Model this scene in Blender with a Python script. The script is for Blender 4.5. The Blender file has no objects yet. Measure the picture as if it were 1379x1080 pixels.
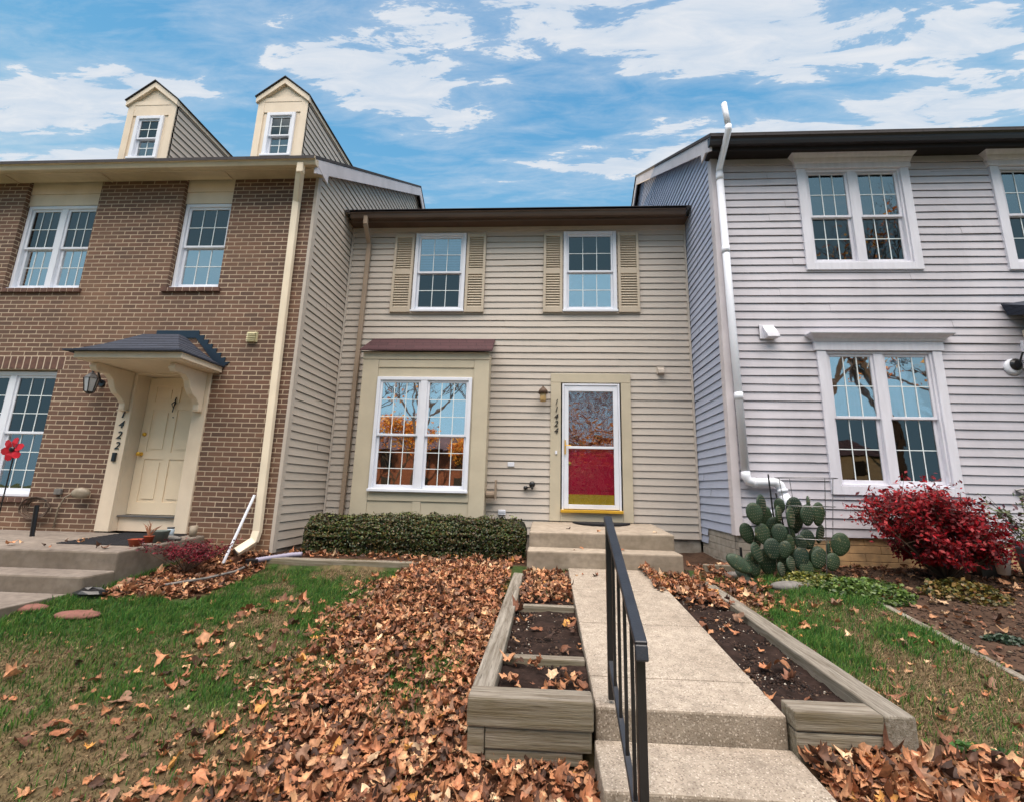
import bpy, math, random
import numpy as np
from mathutils import Vector, Matrix
random.seed(7)
RNG = np.random.default_rng(11)
S = bpy.context.scene
COL = S.collection
R = math.radians

# ------------------------------------------------------------------ helpers
def lin(c):
    return tuple((x/255/12.92 if x/255 <= .04045 else ((x/255+.055)/1.055)**2.4) for x in c)

class MB:
    def __init__(s): s.v = []; s.f = []; s.c = []
    def add(s, vs, fs):
        n = len(s.v); s.v += [tuple(p) for p in vs]; s.f += [tuple(i+n for i in f) for f in fs]
    def quad(s, a, b, c, d): s.add([a, b, c, d], [(0, 1, 2, 3)])
    def box(s, x0, x1, y0, y1, z0, z1):
        if x0 > x1: x0, x1 = x1, x0
        if y0 > y1: y0, y1 = y1, y0
        if z0 > z1: z0, z1 = z1, z0
        s.add([(x0,y0,z0),(x1,y0,z0),(x1,y1,z0),(x0,y1,z0),(x0,y0,z1),(x1,y0,z1),(x1,y1,z1),(x0,y1,z1)],
              [(0,3,2,1),(4,5,6,7),(0,1,5,4),(1,2,6,5),(2,3,7,6),(3,0,4,7)])
    def hexa(s, p):   # 8 corners ordered as in box
        s.add(p, [(0,3,2,1),(4,5,6,7),(0,1,5,4),(1,2,6,5),(2,3,7,6),(3,0,4,7)])
    def prism(s, pts, axis, a, b):
        # pts: 2D polygon; axis 'x': (y,z) ; 'y': (x,z) ; 'z': (x,y)
        n = len(pts)
        def P(p, t): return {'x': (t, p[0], p[1]), 'y': (p[0], t, p[1]), 'z': (p[0], p[1], t)}[axis]
        s.add([P(p, a) for p in pts]+[P(p, b) for p in pts],
              [tuple(range(n)), tuple(range(2*n-1, n-1, -1))]+[(i, i+n, (i+1) % n+n, (i+1) % n) for i in range(n)])
    def tube(s, pts, r, n=8, cap=True):
        pts = [Vector(p) for p in pts]
        rs = r if isinstance(r, (list, tuple)) else [r]*len(pts)
        base = len(s.v); up = None
        for i, p in enumerate(pts):
            d = (pts[min(i+1, len(pts)-1)]-pts[max(i-1, 0)]).normalized()
            if up is None:
                up = Vector((0, 0, 1)) if abs(d.z) < .9 else Vector((1, 0, 0))
            a = d.cross(up).normalized(); up = a.cross(d).normalized()
            for k in range(n):
                t = 2*math.pi*k/n
                s.v.append(tuple(p+(a*math.cos(t)+up*math.sin(t))*rs[i]))
        for i in range(len(pts)-1):
            for k in range(n):
                s.f.append((base+i*n+k, base+i*n+(k+1) % n, base+(i+1)*n+(k+1) % n, base+(i+1)*n+k))
        if cap:
            s.f.append(tuple(base+k for k in range(n-1, -1, -1)))
            e = base+(len(pts)-1)*n
            s.f.append(tuple(e+k for k in range(n)))
    def bar(s, a, b, w, h, up=(0, 0, 1)):
        a = Vector(a); b = Vector(b); d = (b-a).normalized(); up = Vector(up)
        x = d.cross(up).normalized(); u = x.cross(d).normalized()
        x *= w/2; u *= h/2
        s.hexa([a-x-u, a+x-u, b+x-u, b-x-u, a-x+u, a+x+u, b+x+u, b-x+u])
    def lathe(s, prof, c, n=16, axis='z'):
        base = len(s.v)
        for r, t in prof:
            for k in range(n):
                a = 2*math.pi*k/n
                if axis == 'z': s.v.append((c[0]+r*math.cos(a), c[1]+r*math.sin(a), c[2]+t))
                else: s.v.append((c[0]+r*math.cos(a), c[1]+t, c[2]+r*math.sin(a)))
        m = len(prof)
        for i in range(m-1):
            for k in range(n):
                s.f.append((base+i*n+k, base+i*n+(k+1) % n, base+(i+1)*n+(k+1) % n, base+(i+1)*n+k))
        s.f.append(tuple(base+k for k in range(n-1, -1, -1)))
        s.f.append(tuple(base+(m-1)*n+k for k in range(n)))
    def blob(s, c, r, n=10, m=7, jit=.0):
        base = len(s.v)
        for i in range(m+1):
            th = math.pi*i/m
            for k in range(n):
                a = 2*math.pi*k/n; j = 1+random.uniform(-jit, jit)
                s.v.append((c[0]+r[0]*j*math.sin(th)*math.cos(a), c[1]+r[1]*j*math.sin(th)*math.sin(a), c[2]+r[2]*j*math.cos(th)))
        for i in range(m):
            for k in range(n):
                s.f.append((base+i*n+k, base+(i+1)*n+k, base+(i+1)*n+(k+1) % n, base+i*n+(k+1) % n))

ORG = {}
def thing(name, label, cat, loc=(0, 0, 0), group=None):
    o = bpy.data.objects.new(name, None); COL.objects.link(o)
    o.location = loc; o.empty_display_size = .2
    o['label'] = label; o['category'] = cat
    if group: o['group'] = group
    ORG[o.name] = Vector(loc)
    return o

def build(name, mb, mat, parent=None, label=None, cat=None, group=None, kind=None, bevel=0, smooth=False, loc=None):
    V = np.array(mb.v, dtype=float).reshape(-1, 3)
    if parent is not None: org = ORG[parent.name]
    else:
        org = Vector(loc) if loc is not None else Vector(((V[:, 0].min()+V[:, 0].max())/2, (V[:, 1].min()+V[:, 1].max())/2, V[:, 2].min()))
    V = V-np.array(org)
    me = bpy.data.meshes.new(name)
    me.from_pydata(V.tolist(), [], mb.f)
    me.materials.append(mat)
    if mb.c:
        at = me.color_attributes.new('Col', 'FLOAT_COLOR', 'POINT')
        arr = np.ones((len(mb.v), 4)); arr[:, :3] = np.array(mb.c)
        at.data.foreach_set('color', arr.ravel())
    me.update()
    if smooth: me.shade_smooth()
    o = bpy.data.objects.new(name, me); COL.objects.link(o)
    if parent is not None:
        o.parent = parent
    else: o.location = org
    ORG[o.name] = org
    if bevel:
        b = o.modifiers.new('bevel', 'BEVEL'); b.width = bevel; b.segments = 2; b.limit_method = 'ANGLE'; b.angle_limit = R(40)
        b.harden_normals = False
    if label: o['label'] = label
    if cat: o['category'] = cat
    if group: o['group'] = group
    if kind: o['kind'] = kind
    return o

def build_np(name, V, F, C, mat, parent=None, kind=None, label=None, cat=None, smooth=False):
    """V (n,3), F list of (m,k) arrays, C (n,3)"""
    me = bpy.data.meshes.new(name)
    org = ORG[parent.name] if parent is not None else Vector((float(V[:, 0].mean()), float(V[:, 1].mean()), float(V[:, 2].min())))
    V = V-np.array(org)
    me.vertices.add(len(V)); me.vertices.foreach_set('co', V.astype(np.float32).ravel())
    loops = np.concatenate([f.ravel() for f in F]).astype(np.int32)
    tot = np.concatenate([np.full(len(f), f.shape[1]) for f in F]).astype(np.int32)
    st = np.concatenate([[0], np.cumsum(tot)[:-1]]).astype(np.int32)
    me.loops.add(len(loops)); me.loops.foreach_set('vertex_index', loops)
    me.polygons.add(len(tot)); me.polygons.foreach_set('loop_start', st); me.polygons.foreach_set('loop_total', tot)
    me.materials.append(mat)
    at = me.color_attributes.new('Col', 'FLOAT_COLOR', 'POINT')
    arr = np.ones((len(V), 4)); arr[:, :3] = C
    at.data.foreach_set('color', arr.ravel())
    me.update(calc_edges=True); me.validate()
    if smooth: me.shade_smooth()
    o = bpy.data.objects.new(name, me); COL.objects.link(o)
    if parent is not None: o.parent = parent
    else: o.location = org
    ORG[o.name] = org
    if kind: o['kind'] = kind
    if label: o['label'] = label
    if cat: o['category'] = cat
    return o

# ------------------------------------------------------------------ materials
def newmat(name):
    m = bpy.data.materials.new(name); m.use_nodes = True
    nt = m.node_tree; nt.nodes.clear()
    out = nt.nodes.new('ShaderNodeOutputMaterial')
    return m, nt, out
def N(nt, t, **kw):
    n = nt.nodes.new(t)
    for k, v in kw.items():
        if k.startswith('i_'):
            key = k[2:].replace('_', ' ')
            n.inputs[key].default_value = v
        else: setattr(n, k, v)
    return n
def coords(nt, scale=(1, 1, 1), kind='Object'):
    tc = N(nt, 'ShaderNodeTexCoord'); mp = N(nt, 'ShaderNodeMapping')
    mp.inputs['Scale'].default_value = scale
    nt.links.new(tc.outputs[kind], mp.inputs['Vector'])
    return mp.outputs['Vector']
def mixc(nt, fac, a, b, mode='MIX'):
    m = nt.nodes.new('ShaderNodeMix'); m.data_type = 'RGBA'; m.blend_type = mode
    for sock, val in ((m.inputs['Factor'], fac), (m.inputs['A'], a), (m.inputs['B'], b)):
        pass
    def setv(i, val):
        if hasattr(val, 'is_linked') or hasattr(val, 'links'): nt.links.new(val, m.inputs[i])
        else: m.inputs[i].default_value = val if i == 0 else (*val[:3], 1)
    setv(0, fac); setv(6, a); setv(7, b)
    return m.outputs[2]
def ramp(nt, inp, stops):
    r = nt.nodes.new('ShaderNodeValToRGB')
    el = r.color_ramp.elements
    while len(el) < len(stops): el.new(.5)
    for e, (p, c) in zip(el, stops):
        e.position = p; e.color = (*c, 1) if len(c) == 3 else c
    nt.links.new(inp, r.inputs[0]); return r.outputs[0]
def noise(nt, vec, scale, detail=4, rough=.55, dist=0):
    n = N(nt, 'ShaderNodeTexNoise'); n.inputs['Scale'].default_value = scale; n.inputs['Detail'].default_value = detail
    n.inputs['Roughness'].default_value = rough; n.inputs['Distortion'].default_value = dist
    nt.links.new(vec, n.inputs['Vector']); return n.outputs['Fac']
def mathn(nt, op, a, b=None, clamp=False):
    m = nt.nodes.new('ShaderNodeMath'); m.operation = op; m.use_clamp = clamp
    for i, val in enumerate((a, b)):
        if val is None: continue
        if hasattr(val, 'links'): nt.links.new(val, m.inputs[i])
        else: m.inputs[i].default_value = val
    return m.outputs[0]
def bump(nt, h, strength, dist=.01):
    b = N(nt, 'ShaderNodeBump'); b.inputs['Strength'].default_value = strength; b.inputs['Distance'].default_value = dist
    nt.links.new(h, b.inputs['Height']); return b.outputs['Normal']

def surf(name, c, rough=.6, c2=None, var=.12, sc=3, stretch=(1, 1, 1), fine=60, bs=.15, bd=.002, spec=.4, metal=0, grime=0, grimec=(70, 62, 52), lowfreq=1.1):
    m, nt, out = newmat(name)
    bs_ = N(nt, 'ShaderNodeBsdfPrincipled'); nt.links.new(bs_.outputs[0], out.inputs[0])
    v = coords(nt, stretch)
    a = lin(c); b = lin(c2) if c2 else tuple(x*(1-var*2) for x in a)
    n1 = noise(nt, v, sc, 5)
    f = ramp(nt, n1, [(.3, (0, 0, 0)), (.7, (1, 1, 1))])
    colr = mixc(nt, f, a, b)
    n2 = noise(nt, v, fine, 3)
    g = mathn(nt, 'MULTIPLY_ADD', n2, .25*max(var, .06)*4); 
    nt.nodes[-1].inputs[2].default_value = 1-.125*max(var, .06)*4
    cc = nt.nodes.new('ShaderNodeVectorMath'); cc.operation = 'SCALE'
    nt.links.new(colr, cc.inputs[0]); nt.links.new(g, cc.inputs['Scale'])
    res = cc.outputs[0]
    if grime:
        v2 = coords(nt, (1, 1, .35))
        n3 = noise(nt, v2, lowfreq, 6, .65)
        f3 = ramp(nt, n3, [(.45, (0, 0, 0)), (.75, (grime,)*3)])
        res = mixc(nt, f3, res, lin(grimec))
    nt.links.new(res, bs_.inputs['Base Color'])
    bs_.inputs['Roughness'].default_value = rough; bs_.inputs['Metallic'].default_value = metal
    bs_.inputs['Specular IOR Level'].default_value = spec
    if bs: nt.links.new(bump(nt, n2, bs, bd), bs_.inputs['Normal'])
    return m

def siding_mat(name, c, grime=.25):
    m, nt, out = newmat(name)
    b = N(nt, 'ShaderNodeBsdfPrincipled'); nt.links.new(b.outputs[0], out.inputs[0])
    geo = N(nt, 'ShaderNodeNewGeometry')
    tc = N(nt, 'ShaderNodeTexCoord')
    # wood-grain emboss: stretched along the board (x+y both horizontal)
    mp = N(nt, 'ShaderNodeMapping'); mp.inputs['Scale'].default_value = (3, 3, 90)
    nt.links.new(tc.outputs['Object'], mp.inputs[0])
    g = noise(nt, mp.outputs[0], 1.6, 5, .6)
    mp2 = N(nt, 'ShaderNodeMapping'); mp2.inputs['Scale'].default_value = (.7, .7, .25)
    nt.links.new(tc.outputs['Object'], mp2.inputs[0])
    d = noise(nt, mp2.outputs[0], 1.5, 6, .65, .4)
    # per course tint
    sep = N(nt, 'ShaderNodeSeparateXYZ'); nt.links.new(geo.outputs['Position'], sep.inputs[0])
    crs = mathn(nt, 'FLOOR', mathn(nt, 'DIVIDE', sep.outputs[2], .2288))
    wn = N(nt, 'ShaderNodeTexWhiteNoise'); wn.noise_dimensions = '1D'; nt.links.new(crs, wn.inputs['W'])
    a = lin(c)
    c1 = mixc(nt, mathn(nt, 'MULTIPLY', wn.outputs['Value'], .5), a, tuple(x*.9 for x in a))
    c2 = mixc(nt, ramp(nt, d, [(.42, (0, 0, 0)), (.8, (grime,)*3)]), c1, tuple(x*.55 for x in a))
    c3 = mixc(nt, ramp(nt, g, [(.3, (0, 0, 0)), (.7, (.12,)*3)]), c2, tuple(x*.6 for x in a))
    nt.links.new(c3, b.inputs['Base Color'])
    b.inputs['Roughness'].default_value = .55; b.inputs['Specular IOR Level'].default_value = .35
    wob = noise(nt, coords(nt, (.9, .9, 4)), 1.3, 2)
    h = mathn(nt, 'ADD', mathn(nt, 'MULTIPLY', g, .12), mathn(nt, 'MULTIPLY', wob, 2.2))
    nt.links.new(bump(nt, h, .5, .006), b.inputs['Normal'])
    return m

def brick_mat():
    m, nt, out = newmat('brown_brick')
    b = N(nt, 'ShaderNodeBsdfPrincipled'); nt.links.new(b.outputs[0], out.inputs[0])
    geo = N(nt, 'ShaderNodeNewGeometry')
    sep = N(nt, 'ShaderNodeSeparateXYZ'); nt.links.new(geo.outputs['Position'], sep.inputs[0])
    sn = N(nt, 'ShaderNodeSeparateXYZ'); nt.links.new(geo.outputs['True Normal'], sn.inputs[0])
    side = mathn(nt, 'GREATER_THAN', mathn(nt, 'ABSOLUTE', sn.outputs[0]), .5)
    u = mathn(nt, 'ADD', mathn(nt, 'MULTIPLY', sep.outputs[0], mathn(nt, 'SUBTRACT', 1.0, side)), mathn(nt, 'MULTIPLY', sep.outputs[1], side))
    # slight wobble so that the joints are not ruler straight
    wv = noise(nt, geo.outputs['Position'], 9, 2)
    uu = mathn(nt, 'ADD', u, mathn(nt, 'MULTIPLY', wv, .006))
    zz = mathn(nt, 'ADD', mathn(nt, 'ADD', sep.outputs[2], 5.0), mathn(nt, 'MULTIPLY', noise(nt, geo.outputs['Position'], 7, 2), .006))
    cb = N(nt, 'ShaderNodeCombineXYZ'); nt.links.new(uu, cb.inputs[0]); nt.links.new(zz, cb.inputs[1])
    br = N(nt, 'ShaderNodeTexBrick'); nt.links.new(cb.outputs[0], br.inputs['Vector'])
    br.offset = .5; br.squash = 1
    br.inputs['Scale'].default_value = 1; br.inputs['Brick Width'].default_value = .213
    br.inputs['Row Height'].default_value = .0677; br.inputs['Mortar Size'].default_value = .0075
    br.inputs['Mortar Smooth'].default_value = .25; br.inputs['Bias'].default_value = -.15
    br.inputs['Color1'].default_value = (*lin((100, 70, 56)), 1); br.inputs['Color2'].default_value = (*lin((56, 42, 38)), 1)
    br.inputs['Mortar'].default_value = (*lin((196, 178, 154)), 1)
    n = noise(nt, geo.outputs['Position'], 3.0, 5)
    c = mixc(nt, ramp(nt, n, [(.35, (0, 0, 0)), (.75, (.45,)*3)]), br.outputs['Color'], lin((84, 62, 50)))
    n5 = noise(nt, geo.outputs['Position'], .9, 4)
    c = mixc(nt, ramp(nt, n5, [(.45, (0, 0, 0)), (.75, (.3,)*3)]), c, lin((150, 116, 88)))
    n2 = noise(nt, geo.outputs['Position'], 140, 3)
    c = mixc(nt, ramp(nt, n2, [(.35, (0, 0, 0)), (.75, (.4,)*3)]), c, lin((150, 118, 98)))
    # efflorescence toward the bottom
    low = ramp(nt, mathn(nt, 'ADD', mathn(nt, 'MULTIPLY', sep.outputs[2], .8), 1.0), [(.15, (.45,)*3), (.6, (0, 0, 0))])
    c = mixc(nt, low, c, lin((168, 128, 90)))
    nt.links.new(c, b.inputs['Base Color']); b.inputs['Roughness'].default_value = .85
    h = mathn(nt, 'ADD', mathn(nt, 'MULTIPLY', br.outputs['Fac'], -1.0), mathn(nt, 'MULTIPLY', n2, .35))
    nt.links.new(bump(nt, h, .9, .008), b.inputs['Normal'])
    return m

def shingle_mat(name, c, c2, ystep=.125, zax=True):
    m, nt, out = newmat(name)
    b = N(nt, 'ShaderNodeBsdfPrincipled'); nt.links.new(b.outputs[0], out.inputs[0])
    geo = N(nt, 'ShaderNodeNewGeometry'); sep = N(nt, 'ShaderNodeSeparateXYZ'); nt.links.new(geo.outputs['Position'], sep.inputs[0])
    cb = N(nt, 'ShaderNodeCombineXYZ')
    nt.links.new(mathn(nt, 'ADD', sep.outputs[0], mathn(nt, 'MULTIPLY', sep.outputs[1], .3)), cb.inputs[0]); nt.links.new(sep.outputs[2], cb.inputs[1])
    br = N(nt, 'ShaderNodeTexBrick'); nt.links.new(cb.outputs[0], br.inputs['Vector'])
    br.inputs['Scale'].default_value = 1; br.inputs['Brick Width'].default_value = .3; br.inputs['Row Height'].default_value = ystep
    br.inputs['Mortar Size'].default_value = .006; br.inputs['Mortar'].default_value = (*[x*.25 for x in lin(c)], 1)
    br.inputs['Color1'].default_value = (*lin(c), 1); br.inputs['Color2'].default_value = (*lin(c2), 1)
    n = noise(nt, geo.outputs['Position'], 220, 2)
    cc = mixc(nt, ramp(nt, n, [(.35, (0, 0, 0)), (.7, (.5,)*3)]), br.outputs['Color'], tuple(x*2.2 for x in lin(c)))
    nt.links.new(cc, b.inputs['Base Color']); b.inputs['Roughness'].default_value = .9
    nt.links.new(bump(nt, mathn(nt, 'ADD', mathn(nt, 'MULTIPLY', br.outputs['Fac'], -1.0), mathn(nt, 'MULTIPLY', n, .4)), .8, .008), b.inputs['Normal'])
    return m

def glass_mat(name, refl, wave=.0, wscale=1.5, tint=(235, 240, 245), dist=.01, tintg=(1, 1, 1)):
    m, nt, out = newmat(name)
    t = N(nt, 'ShaderNodeBsdfTransparent'); t.inputs[0].default_value = (*lin(tint), 1)
    g = N(nt, 'ShaderNodeBsdfGlossy'); g.inputs['Roughness'].default_value = .015; g.inputs[0].default_value = (*tintg, 1)
    mx = N(nt, 'ShaderNodeMixShader')
    lw = N(nt, 'ShaderNodeLayerWeight'); lw.inputs['Blend'].default_value = .35 if refl > .1 else .1
    fac = mathn(nt, 'ADD', mathn(nt, 'MULTIPLY', lw.outputs['Fresnel'], 1-refl), refl, True)
    nt.links.new(fac, mx.inputs[0]); nt.links.new(t.outputs[0], mx.inputs[1]); nt.links.new(g.outputs[0], mx.inputs[2])
    nt.links.new(mx.outputs[0], out.inputs[0])
    if wave:
        h = noise(nt, coords(nt, (1, 1, 1)), wscale, 2, .5, .6)
        nt.links.new(bump(nt, h, wave, dist), g.inputs['Normal'])
    return m

def concrete_mat(name, c, c2, agg=True, stain=.35):
    m, nt, out = newmat(name)
    b = N(nt, 'ShaderNodeBsdfPrincipled'); nt.links.new(b.outputs[0], out.inputs[0])
    v = coords(nt)
    n1 = noise(nt, v, 1.6, 6, .65); n2 = noise(nt, v, 14, 4); 
    vo = N(nt, 'ShaderNodeTexVoronoi'); vo.inputs['Scale'].default_value = 130; nt.links.new(v, vo.inputs['Vector'])
    c_ = mixc(nt, ramp(nt, n1, [(.35, (0, 0, 0)), (.7, (1, 1, 1))]), lin(c), lin(c2))
    c_ = mixc(nt, ramp(nt, n2, [(.4, (0, 0, 0)), (.8, (stain,)*3)]), c_, tuple(x*.5 for x in lin(c2)))
    # worn / dirty vertical faces
    geo = N(nt, 'ShaderNodeNewGeometry'); sn = N(nt, 'ShaderNodeSeparateXYZ'); nt.links.new(geo.outputs['Normal'], sn.inputs[0])
    vert = ramp(nt, sn.outputs[2], [(.3, (.55,)*3), (.8, (0, 0, 0))])
    vert = mathn(nt, 'MULTIPLY', vert, ramp(nt, noise(nt, coords(nt, (1, 1, 2.5)), 4, 5), [(.3, (.4,)*3), (.65, (1, 1, 1))]))
    c_ = mixc(nt, vert, c_, lin((96, 84, 66)))
    hgt = mathn(nt, 'MULTIPLY', n2, .4)
    if agg:
        wn = N(nt, 'ShaderNodeTexVoronoi'); wn.inputs['Scale'].default_value = 150; nt.links.new(v, wn.inputs['Vector'])
        sc = N(nt, 'ShaderNodeSeparateColor'); nt.links.new(wn.outputs['Color'], sc.inputs[0])
        c_ = mixc(nt, ramp(nt, sc.outputs[0], [(.0, (.7,)*3), (.28, (0, 0, 0))]), c_, lin((92, 78, 66)))
        c_ = mixc(nt, ramp(nt, sc.outputs[1], [(.84, (0, 0, 0)), (1, (.45,)*3)]), c_, lin((226, 214, 200)))
        hgt = mathn(nt, 'ADD', hgt, mathn(nt, 'MULTIPLY', vo.outputs['Distance'], -.6))
    nt.links.new(c_, b.inputs['Base Color']); b.inputs['Roughness'].default_value = .88
    nt.links.new(bump(nt, hgt, .6, .004), b.inputs['Normal'])
    return m

def wood_mat(name, axis, c, c2, green=.5):
    m, nt, out = newmat(name)
    b = N(nt, 'ShaderNodeBsdfPrincipled'); nt.links.new(b.outputs[0], out.inputs[0])
    s = {'x': (1.2, 26, 26), 'y': (26, 1.2, 26)}[axis]
    v = coords(nt, s); n1 = noise(nt, v, 1.5, 6, .7, .3); n2 = noise(nt, v, 5, 3, .6)
    n3 = noise(nt, coords(nt), 3.5, 4)
    c_ = mixc(nt, ramp(nt, n1, [(.3, (0, 0, 0)), (.65, (1, 1, 1))]), lin(c), lin(c2))
    c_ = mixc(nt, ramp(nt, n2, [(.56, (0, 0, 0)), (.7, (.7,)*3)]), c_, lin((52, 42, 32)))
    geo = N(nt, 'ShaderNodeNewGeometry'); sn = N(nt, 'ShaderNodeSeparateXYZ'); nt.links.new(geo.outputs['Normal'], sn.inputs[0])
    side = ramp(nt, sn.outputs[2], [(.3, (1, 1, 1)), (.7, (.15,)*3)])
    gf = mathn(nt, 'MULTIPLY', side, ramp(nt, n3, [(.3, (0.15,)*3), (.7, (green,)*3)]))
    c_ = mixc(nt, gf, c_, lin((92, 84, 44)))
    nt.links.new(c_, b.inputs['Base Color']); b.inputs['Roughness'].default_value = .9
    nt.links.new(bump(nt, mathn(nt, 'ADD', n1, n2), .7, .006), b.inputs['Normal'])
    return m

def attr_mat(name, rough=.75, trans=.0, var=.25, vscale=40, spec=.25, bs=.0, mul=1.0):
    m, nt, out = newmat(name)
    b = N(nt, 'ShaderNodeBsdfPrincipled')
    a = N(nt, 'ShaderNodeAttribute'); a.attribute_name = 'Col'
    n = noise(nt, coords(nt), vscale, 4)
    g = ramp(nt, n, [(.25, ((1-var)*mul,)*3), (.75, ((1+var)*mul,)*3)])
    c = mixc(nt, 1.0, a.outputs['Color'], g, 'MULTIPLY')
    nt.links.new(c, b.inputs['Base Color']); b.inputs['Roughness'].default_value = rough; b.inputs['Specular IOR Level'].default_value = spec
    if bs: nt.links.new(bump(nt, n, bs, .01), b.inputs['Normal'])
    if trans:
        t = N(nt, 'ShaderNodeBsdfTranslucent'); nt.links.new(c, t.inputs[0])
        mx = N(nt, 'ShaderNodeMixShader'); mx.inputs[0].default_value = trans
        nt.links.new(b.outputs[0], mx.inputs[1]); nt.links.new(t.outputs[0], mx.inputs[2]); nt.links.new(mx.outputs[0], out.inputs[0])
    else: nt.links.new(b.outputs[0], out.inputs[0])
    return m

def blind_mat(name, c, c2, pitch=.05):
    m, nt, out = newmat(name)
    b = N(nt, 'ShaderNodeBsdfPrincipled'); nt.links.new(b.outputs[0], out.inputs[0])
    geo = N(nt, 'ShaderNodeNewGeometry'); sep = N(nt, 'ShaderNodeSeparateXYZ'); nt.links.new(geo.outputs['Position'], sep.inputs[0])
    f = mathn(nt, 'FRACT', mathn(nt, 'DIVIDE', sep.outputs[2], pitch))
    c_ = mixc(nt, ramp(nt, f, [(.0, (1, 1, 1)), (.2, (0, 0, 0)), (.9, (.2,)*3), (1, (1, 1, 1))]), lin(c), lin(c2))
    nt.links.new(c_, b.inputs['Base Color']); b.inputs['Roughness'].default_value = .5
    nt.links.new(bump(nt, f, .5, .02), b.inputs['Normal'])
    return m

M = {}
M['sid_mid'] = siding_mat('tan_siding', (193, 184, 174))
M['sid_leftside'] = siding_mat('taupe_siding', (188, 178, 167))
M['sid_right'] = siding_mat('lilac_grey_siding', (196, 193, 201), .6)
M['sid_rightside'] = siding_mat('lilac_siding_cool_light', (172, 181, 203), .35)  # same siding as the front, its bluish side light put into the colour
M['groove'] = surf('siding_groove', (120, 112, 102), .8, bs=0)
M['trim_tan'] = surf('tan_trim_paint', (194, 184, 162), .5, var=.06, fine=25, bs=.1)
M['trim_cream'] = surf('cream_trim_paint', (228, 212, 190), .5, var=.06, grime=.25, grimec=(150, 120, 80))
M['door_cream'] = surf('cream_door_paint', (234, 216, 188), .42, var=.04)
M['white'] = surf('white_vinyl', (226, 230, 240), .4, var=.05, grime=.12, grimec=(130, 128, 130))
M['white_trim'] = surf('white_painted_wood', (222, 222, 232), .5, var=.06, stretch=(6, 6, 1), grime=.2, grimec=(150, 145, 150))
M['grille'] = surf('window_grille', (228, 236, 238), .4, var=.03, bs=0)
M['shutter'] = surf('shutter_vinyl', (190, 177, 158), .5, var=.06)
M['gut_brown'] = surf('brown_gutter', (96, 78, 66), .45, var=.15, stretch=(.6, 3, 6), spec=.5)
M['sof_brown'] = surf('brown_soffit', (92, 72, 58), .6, var=.1)
M['gut_cream'] = surf('cream_gutter', (216, 198, 170), .45, var=.1, stretch=(.6, 3, 6), grime=.35, grimec=(120, 95, 62))
M['gut_black'] = surf('dark_gutter', (44, 40, 42), .4, var=.1, spec=.5)
M['sof_black'] = surf('dark_soffit', (34, 28, 28), .7, var=.2)
M['ds_taupe'] = surf('taupe_downspout', (160, 142, 124), .45, var=.08)
M['ds_cream'] = surf('cream_downspout', (238, 224, 200), .45, var=.06, grime=.25, grimec=(170, 140, 100))
M['pvc'] = surf('white_pvc', (232, 236, 246), .35, var=.05, grime=.25, grimec=(150, 140, 130))
M['rake_grey'] = surf('grey_rake_board', (206, 200, 204), .55, var=.08, grime=.3, grimec=(130, 122, 118))
M['brick'] = brick_mat()
M['brick_sill'] = surf('brick_sill', (110, 80, 68), .85, c2=(84, 62, 56), sc=12, bs=.5)
M['mortar'] = surf('mortar', (200, 182, 162), .9, bs=.3)
M['roof_dark'] = shingle_mat('dark_roof_shingles', (58, 54, 56), (44, 42, 46), .09)
M['roof_navy'] = shingle_mat('navy_shingles', (46, 52, 66), (34, 38, 50), .05)
M['roof_plum'] = shingle_mat('plum_shingles', (70, 44, 48), (56, 34, 38), .085)
M['flash'] = surf('dark_blue_flashing', (36, 52, 68), .35, var=.15, metal=.3, spec=.6)
M['black'] = surf('black_paint', (22, 23, 27), .32, var=.2, fine=90, bs=.3, spec=.6)
M['rail_top'] = surf('worn_black_rail', (38, 42, 50), .4, c2=(26, 29, 36), sc=8, fine=110, bs=.5, spec=.6)
M['brass'] = surf('brass', (236, 186, 70), .3, var=.08, metal=.45, bs=.05)
M['glass_hi'] = glass_mat('window_glass_bright', .5, .12, 2.5)
M['glass_mid'] = glass_mat('window_glass', .22, .12, 2.5)
M['glass_lo'] = glass_mat('screened_glass', .10, .1, 2.5, (150, 152, 150))
M['glass_bay'] = glass_mat('bay_glass', .72, .1, 2.2)
M['glass_bay_lo'] = glass_mat('bay_lower_glass', .5, .12, 2.2)
M['glass_door'] = glass_mat('wavy_storm_glass', .09, .4, 6.0, dist=.012)
M['glass_door_top'] = glass_mat('wavy_storm_glass_upper', .34, .6, 6.0, dist=.014, tintg=(1, .9, .88))
M['room'] = surf('dark_room', (34, 30, 28), .8, bs=0)  # near-black colour standing in for unlit interiors
M['blind_blue'] = blind_mat('blue_blinds', (118, 170, 204), (50, 84, 112), .05)
M['blind_teal'] = blind_mat('teal_blinds', (66, 96, 116), (28, 44, 58), .05)
M['curtain_pale'] = surf('pale_curtain', (150, 178, 178), .8, c2=(70, 96, 100), stretch=(14, 1, .6), sc=1.2, bs=0)
M['curtain_grey'] = surf('grey_curtain', (84, 80, 80), .8, c2=(44, 40, 40), stretch=(12, 1, .6), sc=1.2, bs=0)
M['red_door'] = surf('red_door_paint', (230, 24, 66), .3, var=.08, spec=.6)
M['concrete'] = concrete_mat('pebbled_concrete', (176, 164, 149), (146, 134, 120), True, .6)
M['concrete_steps'] = concrete_mat('stoop_concrete', (172, 159, 143), (146, 134, 119), False, .6)
M['concrete_left'] = concrete_mat('stained_concrete', (142, 132, 122), (112, 102, 94), False, .7)
M['foundation'] = surf('painted_masonry', (166, 160, 150), .8, c2=(120, 112, 102), sc=6, fine=90, bs=.6, bd=.006)
M['wood_x'] = wood_mat('weathered_timber_x', 'x', (156, 149, 138), (98, 87, 73), .5)
M['wood_y'] = wood_mat('weathered_timber_y', 'y', (156, 150, 140), (96, 87, 75), .15)
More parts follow.
